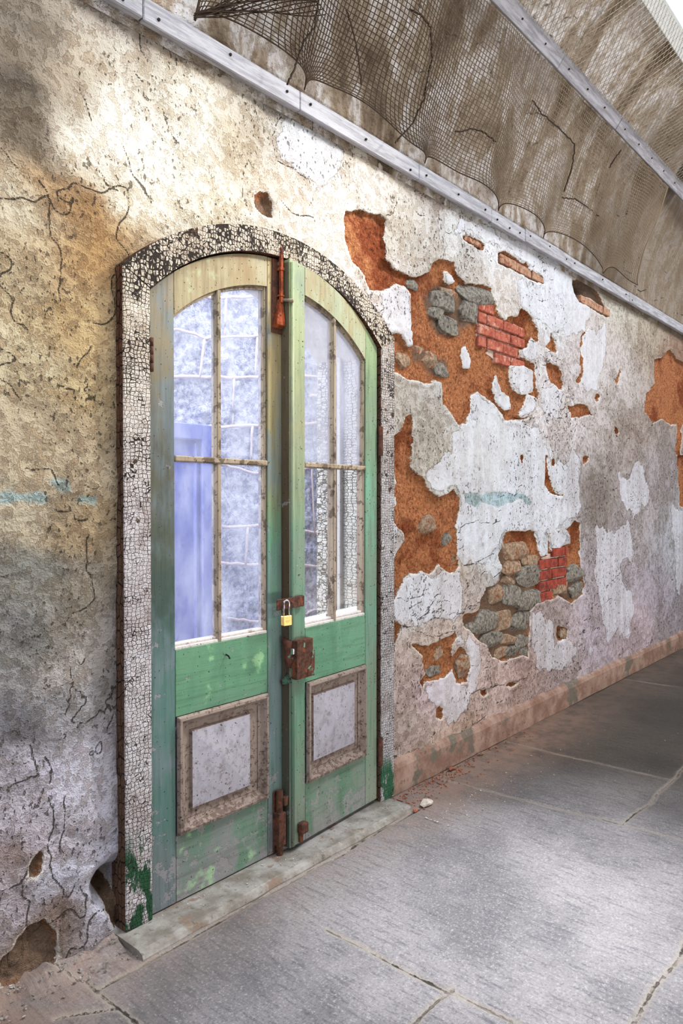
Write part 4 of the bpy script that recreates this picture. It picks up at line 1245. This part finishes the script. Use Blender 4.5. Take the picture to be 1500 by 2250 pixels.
cuts = [-1.9] + [rail_x(p) for p in (305, 650, 912, 1072, 1146, 1246, 1375)] + [12.5]
lab = ['grey weathered wall batten at the picture top, nearest length', 'grey wall batten length over plain stained plaster, ending at the first net gather', 'grey wall batten length above the doors, between two net gathers', 'grey wall batten length above the exposed orange patch', 'short grey wall batten length just past the orange patch', 'grey wall batten length above the bluish white paint', 'grey wall batten length above the dark wall hole', 'farthest grey wall batten length running to the corridor end']
for i in range(len(cuts) - 1):
    a, b = cuts[i] + .0015, cuts[i + 1] - .0015
    dz = random.uniform(-.004, .004)
    bm = box(a, b, -.030 + random.uniform(-.003, .003), -.002, 3.158 + dz, 3.242 + dz, None, .004)
    o = obj('wooden_batten', bm, M['batten'])
    tag(o, lab[i], 'batten', 'battens along the spring of the vault')
    nx = [x for x in ([a + .06, (a + b) / 2, b - .08]) if .8 < x < 9]
    nails_on(o, [(x, -.032, 3.2 + random.uniform(-.02, .02), (0, -1, 0)) for x in nx])

# upper batten
P0, P1 = vp(1062, 0, VR - .09), vp(1500, 428, VR - .09)
ph2 = (math.atan2(P0.z - VZ, P0.y - VY) + math.atan2(P1.z - VZ, P1.y - VY)) / 2
PH2 = ph2 + .028
cut2 = [-1.9, vp(1218, 165, VR - .09).x, vp(1350, 290, VR - .09).x, 12.5]
lab2 = ['upper grey batten crossing the vault under the net, near length', 'upper grey batten on the vault, middle length', 'upper grey batten on the vault, far length by the picture edge']
for i in range(3):
    o = obj('wooden_batten', arcbox(PH2, VR - .075 + random.uniform(-.003, .003), .088, .028, cut2[i] + .002, cut2[i + 1] - .002), M['batten'])
    tag(o, lab2[i], 'batten', 'battens across the vault')
    y, z = vpt(PH2, VR - .091)
    for x in np.arange(max(2.2, cut2[i] + .1), min(cut2[i + 1], 7.5), .28):
        nails_on(o, [(x, y, z, (0, -math.cos(PH2), -math.sin(PH2)))])

# ------------------------------------------------------------------ netting
def tri_tubes(name, paths, r, mat, parent=None):
    """many thin strands into one mesh, three-sided"""
    vs, fs = [], []
    base = 0
    for P in paths:
        P = np.asarray(P)
        if len(P) < 2: continue
        Tn = np.gradient(P, axis=0)
        Tn /= np.linalg.norm(Tn, axis=1)[:, None] + 1e-9
        ref = np.array([.31, .52, .79])
        U = np.cross(Tn, ref); U /= np.linalg.norm(U, axis=1)[:, None] + 1e-9
        V = np.cross(Tn, U)
        for kk in range(3):
            a = kk * 2.0944
            vs.append(P + r * (U * math.cos(a) + V * math.sin(a)))
        n = len(P)
        i = np.arange(n - 1)
        for kk in range(3):
            l = (kk + 1) % 3
            fs.append(np.stack([base + kk * n + i, base + l * n + i, base + l * n + i + 1, base + kk * n + i + 1], -1))
        base += 3 * n
    co = np.concatenate(vs).astype(np.float32); q = np.concatenate(fs)
    me = bpy.data.meshes.new(name)
    me.vertices.add(len(co)); me.vertices.foreach_set('co', co.reshape(-1))
    me.loops.add(q.size); me.loops.foreach_set('vertex_index', q.reshape(-1).astype(np.int32))
    me.polygons.add(len(q)); me.polygons.foreach_set('loop_start', np.arange(0, q.size, 4, dtype=np.int32))
    me.update(calc_edges=True); me.validate()
    me.materials.append(mat)
    return link(name, me, parent)


gath = [rail_x(p) for p in (425, 655, 918, 1085, 1183, 1312)]
gath = [gath[0] - .02] + gath[1:] + [gath[-1] + .9]
gath = np.array(gath)
ph_r1 = math.asin((3.245 - VZ) / VR)
def net_pt(s, v):
    """s along the corridor, v metres along the arc from the hem"""
    i = np.clip(np.searchsorted(gath, s, side='right') - 1, 0, len(gath) - 2)
    g0, g1 = gath[i], gath[i + 1]
    t = np.clip((s - g0) / (g1 - g0), 0, 1)
    L = g1 - g0
    pin = np.exp(-v / .16)
    tt = t - .92 * pin * np.sin(2 * np.pi * t) / (2 * np.pi) * 1.0
    x = g0 + tt * L + .03 * fbm(s, v, 2.2, 3, 121) * (1 - pin)
    hem = np.minimum(.085, L * .16) * (1 + .35 * fbm(s, s * 0, 3.1, 2, 131)) * np.sin(np.pi * t) ** .8 * pin
    arc = np.minimum(v * (1 + .05 * fbm(s, v, 1.5, 2, 124)) + hem, (PH2 - ph_r1) * VR - .062)
    sag = .02 + .09 * np.sin(np.pi * np.clip(arc / 1.05, 0, 1)) * (1 + .6 * fbm(s, v, 1.4, 3, 122)) + .022 * np.sin(s * 9 + 3 * fbm(s, v, 1., 2, 123)) * (1 - np.abs(arc - .5))
    sag = np.maximum(sag, .012) + .02 * pin
    ph = ph_r1 + arc / VR
    R = VR - .02 - sag
    return np.stack([x, VY + R * np.cos(ph), VZ + R * np.sin(ph)], -1)


cell = .0245
s0, s1 = gath[0] + .02, gath[-1] - .3
ARC = (PH2 - ph_r1) * VR - .062
paths = []
vv = np.arange(0, ARC + cell, cell * .5)
for s in np.arange(s0, s1, cell):
    sk = s + vv * 0
    paths.append(net_pt(sk, vv))
ssv = np.arange(s0, s1, cell * .5)
for v in np.arange(0, ARC, cell):
    paths.append(net_pt(ssv, ssv * 0 + v))
net = tri_tubes('safety_net', paths, .0023, M['net'])
tag(net, 'brown twine safety net draped between the two grey battens under the vault', 'net')
hem = [net_pt(ssv, ssv * 0)]
o = tri_tubes('hem_cord', hem, .0035, M['net_dark'], net)
for q in (s0, s1): tri_tubes('selvedge_cord', [net_pt(vv * 0 + q, vv)], .006, M['net'], net)
# dark cords following traced lines across the drape
dark_lines = [[(700, 0), (690, 60), (665, 95), (655, 130), (638, 170), (630, 190)], [(760, 20), (780, 90), (790, 150), (795, 195)], [(900, 20), (925, 35), (945, 60), (948, 130), (938, 180), (930, 220), (905, 275), (880, 300), (868, 315)], [(1000, 290), (1035, 283), (1065, 292), (1092, 316)], [(1170, 222), (1190, 250), (1225, 280), (1263, 318), (1258, 360), (1235, 432)], [(1235, 434), (1265, 438), (1295, 460), (1318, 478)], [(1365, 330), (1350, 350), (1335, 372)]]
for sm in dark_lines:
    P = []
    for p, q in zip(sm, sm[1:]):
        for t in np.linspace(0, 1, 8)[:-1]:
            P.append(tuple(vp(p[0] + (q[0] - p[0]) * t + random.uniform(-1.5, 1.5), p[1] + (q[1] - p[1]) * t + random.uniform(-1.5, 1.5), VR - .125)))
    tri_tubes('dark_cord', [P], .0048, M['net_dark'], net)

fold = []
for i in range(16):
    e = (i - 8) / 8.
    fold.append([tuple(vp(428 + t * (250 + 40 * abs(e)) + e * 3, 34 - t * (64 + e * 60) + 5 * math.sin(t * 9 + i), VR - .06 - .05 * math.sin(t * 2) - .01 * math.sin(i * 2.))) for t in np.linspace(0, 1, 26)])
tri_tubes('gathered_fold', fold, .0026, M['net_dark'], net)

# taut diamond mesh between the upper batten and the skylight
paths = []
A0 = PH2 + .02; LEN = (PHI_S - PH2) * VR
us = np.linspace(0, LEN, int(LEN / .02))
for sgn in (-1, 1):
    for s in np.arange(1.2, 9.5, .042):
        x = s + sgn * us * .62 + .004 * np.sin(us * 300)
        ph = A0 + us / VR
        R = VR - .10 - .05 * np.sin(np.pi * us / LEN)
        paths.append(np.stack([x, VY + R * np.cos(ph), VZ + R * np.sin(ph)], -1))
un = tri_tubes('diamond_net', paths, .0019, M['net_pale'])
tag(un, 'pale diamond mesh net stretched from the upper batten to the skylight', 'net')

# ------------------------------------------------------------------ debris
def scatter(name, label, cat, n, fn, mat, smin, smax):
    bm = bmesh.new()
    for i in range(n):
        x, y, z = fn()
        s = random.uniform(smin, smax) * random.uniform(.4, 1)
        b = rock(s, s * random.uniform(.6, 1), s * .5, random.randint(0, 9999), 9, .05, 0)
        bmesh.ops.rotate(b, cent=(0, 0, 0), matrix=Matrix.Rotation(random.uniform(0, 6), 3, 'Z'), verts=b.verts)
        bmesh.ops.translate(b, verts=b.verts, vec=(x, y, z + s * .3))
        merge(bm, b)
    return tag(obj(name, bm, M[mat]), label, cat, kind='stuff')


def f_brick():
    x = random.choice([random.gauss(3.25, .25), random.uniform(2.95, 4.4), random.uniform(2.9, 3.5)])
    x = min(max(x, 2.93), 5)
    return (x, -.012 - abs(random.gauss(0, .07)), -.002)
scatter('brick_crumbs', 'reddish brick and mortar crumbs spilled along the foot of the skirting', 'crumbs', 330, f_brick, 'crumb', .004, .012)
def f_brick2():
    x = min(max(random.gauss(3.15, .4), 2.85), 5)
    return (x, -.26 - abs(random.gauss(0, .10)), -.002)
scatter('plaster_crumbs', 'pale plaster crumbs mixed on the floor beside the skirting', 'crumbs', 110, f_brick2, 'crumb_pale', .003, .008)
def f_thr():
    x = random.uniform(1.5, 2.88)
    return (x, -.035 - abs(random.gauss(0, .045)) - (.03 if x > 2.1 else 0), .0218)
scatter('paint_flakes', 'small paint flakes and grit lying on the stone threshold', 'flakes', 150, f_thr, 'crumb_pale', .002, .005)
def f_left():
    x = random.uniform(.9, 1.36)
    y = -abs(random.gauss(0, .06)) - .005
    return (x, y, .02 if y > -.05 else .0)
scatter('plaster_rubble', 'grey plaster rubble heaped where the bare wall meets the floor', 'rubble', 260, f_left, 'step', .003, .010)
def f_floor():
    return (random.uniform(1.2, 5), -.2 - abs(random.gauss(0, .5)), -.003)
scatter('floor_grit', 'sparse pale grit specks across the flagstones', 'grit', 120, f_floor, 'crumb_pale', .0015, .0035)

chips = [(935, 1768, .045, 'flat pale plaster chip lying at the end of the threshold', 'crumb_pale'), (662, 1658, 0, '', ''), (1055, 1658, .022, 'dark chip against the skirting near the brick crumbs', 'stone_brown'), (912, 1782, .020, 'pinkish crumb just off the threshold corner', 'crumb'), (985, 1690, .026, 'largest red brick fragment in the crumb pile', 'crumb')]
for (px, py, s, lb, mt) in chips:
    if not s: continue
    x, y = fp(px, py)
    b = rock(s, s * .7, s * .35, px, 14, .06, 0)
    bmesh.ops.translate(b, verts=b.verts, vec=(x, min(y, -.01 - s * .8), s * .22))
    tag(obj('rubble_chip', b, M[mt]), lb, 'rubble chip')

# ------------------------------------------------------------------ light
def area(name, loc, target, sx, sy, power, col):
    d = bpy.data.lights.new(name, 'AREA'); d.shape = 'RECTANGLE'
    d.size = sx; d.size_y = sy; d.energy = power; d.color = col
    o = bpy.data.objects.new(name, d); C.objects.link(o)
    o.location = loc
    o.rotation_euler = (Vector(target) - Vector(loc)).to_track_quat('-Z', 'Y').to_euler()
    return o


def spot(name, loc, target, power, deg, blend, col, r=.15):
    d = bpy.data.lights.new(name, 'SPOT'); d.energy = power; d.spot_size = math.radians(deg); d.spot_blend = blend; d.color = col; d.shadow_soft_size = r
    o = bpy.data.objects.new(name, d); C.objects.link(o)
    o.location = loc
    o.rotation_euler = (Vector(target) - Vector(loc)).to_track_quat('-Z', 'Y').to_euler()
    return o


area('skylight_glow', (5, VY, 4.5), (5, VY, 0), 13, 1.5, 225, (.94, .97, 1))
spot('skylight_key', (4.3, -1.6, 4.42), (1.25, 0, 1.55), 620, 46, .9, (1, .98, .94), .16)
area('corridor_fill', (-1.6, -1.9, 1.9), (3, -.2, 1.4), 2.4, 2.4, 8, (1, .97, .94))
area('corridor_bounce', (5.2, -2.9, .03), (5.2, -.8, 4.2), 8, .5, 190, (1, .97, .93))
spot('shaft_on_wall', (2.3, -2.2, 3.7), (1.48, 0, 2.78), 24, 38, 1., (1, .97, .93), .3)
spot('shaft_on_floor', (3.2, -1.9, 4.4), (2.45, -.98, 0), 900, 25, 1., (.96, .97, 1), .3)
area('sky_over_skylight', (5, VY, 5.3), (5, VY, 0), 13, 1.6, 420, (.95, .98, 1))
area('yard_sky', (3.4, 1.2, 4.6), (3.3, 1.9, 1.4), 3.5, 1.2, 210, (.84, .88, 1))
area('yard_bounce', (1.1, 1.7, 2.3), (2.85, .2, 1.3), 1.0, 2.2, 90, (.92, .94, 1))

wd = bpy.data.worlds.new('World'); SC.world = wd
wd.use_nodes = True
bg = wd.node_tree.nodes['Background']
bg.inputs[0].default_value = (.80, .87, 1., 1); bg.inputs[1].default_value = 1.1

cam = bpy.data.cameras.new('camera')
cam.sensor_fit = 'VERTICAL'
cam.sensor_height = 36.; cam.sensor_width = 24.
cam.lens = 36. * F / H
cam.clip_start = .05; cam.clip_end = 100
co = bpy.data.objects.new('camera', cam); C.objects.link(co)
co.matrix_world = Matrix((RT, UP, -FW)).transposed().to_4x4()
co.location = CAM
SC.camera = co
SC.view_settings.view_transform = 'Standard'
SC.view_settings.look = 'None'
SC.view_settings.exposure = 0
SC.view_settings.use_curve_mapping = True
cv = SC.view_settings.curve_mapping.curves[3]
cv.points.new(.22, .185); cv.points.new(.72, .75)
SC.view_settings.curve_mapping.update()
SC.cycles.max_bounces = 5; SC.cycles.diffuse_bounces = 2; SC.cycles.glossy_bounces = 2
SC.cycles.transparent_max_bounces = 8; SC.cycles.transmission_bounces = 3
SC.cycles.use_adaptive_sampling = True; SC.cycles.adaptive_threshold = .1
SC.cycles.use_denoising = True
SC.cycles.sample_clamp_indirect = 4
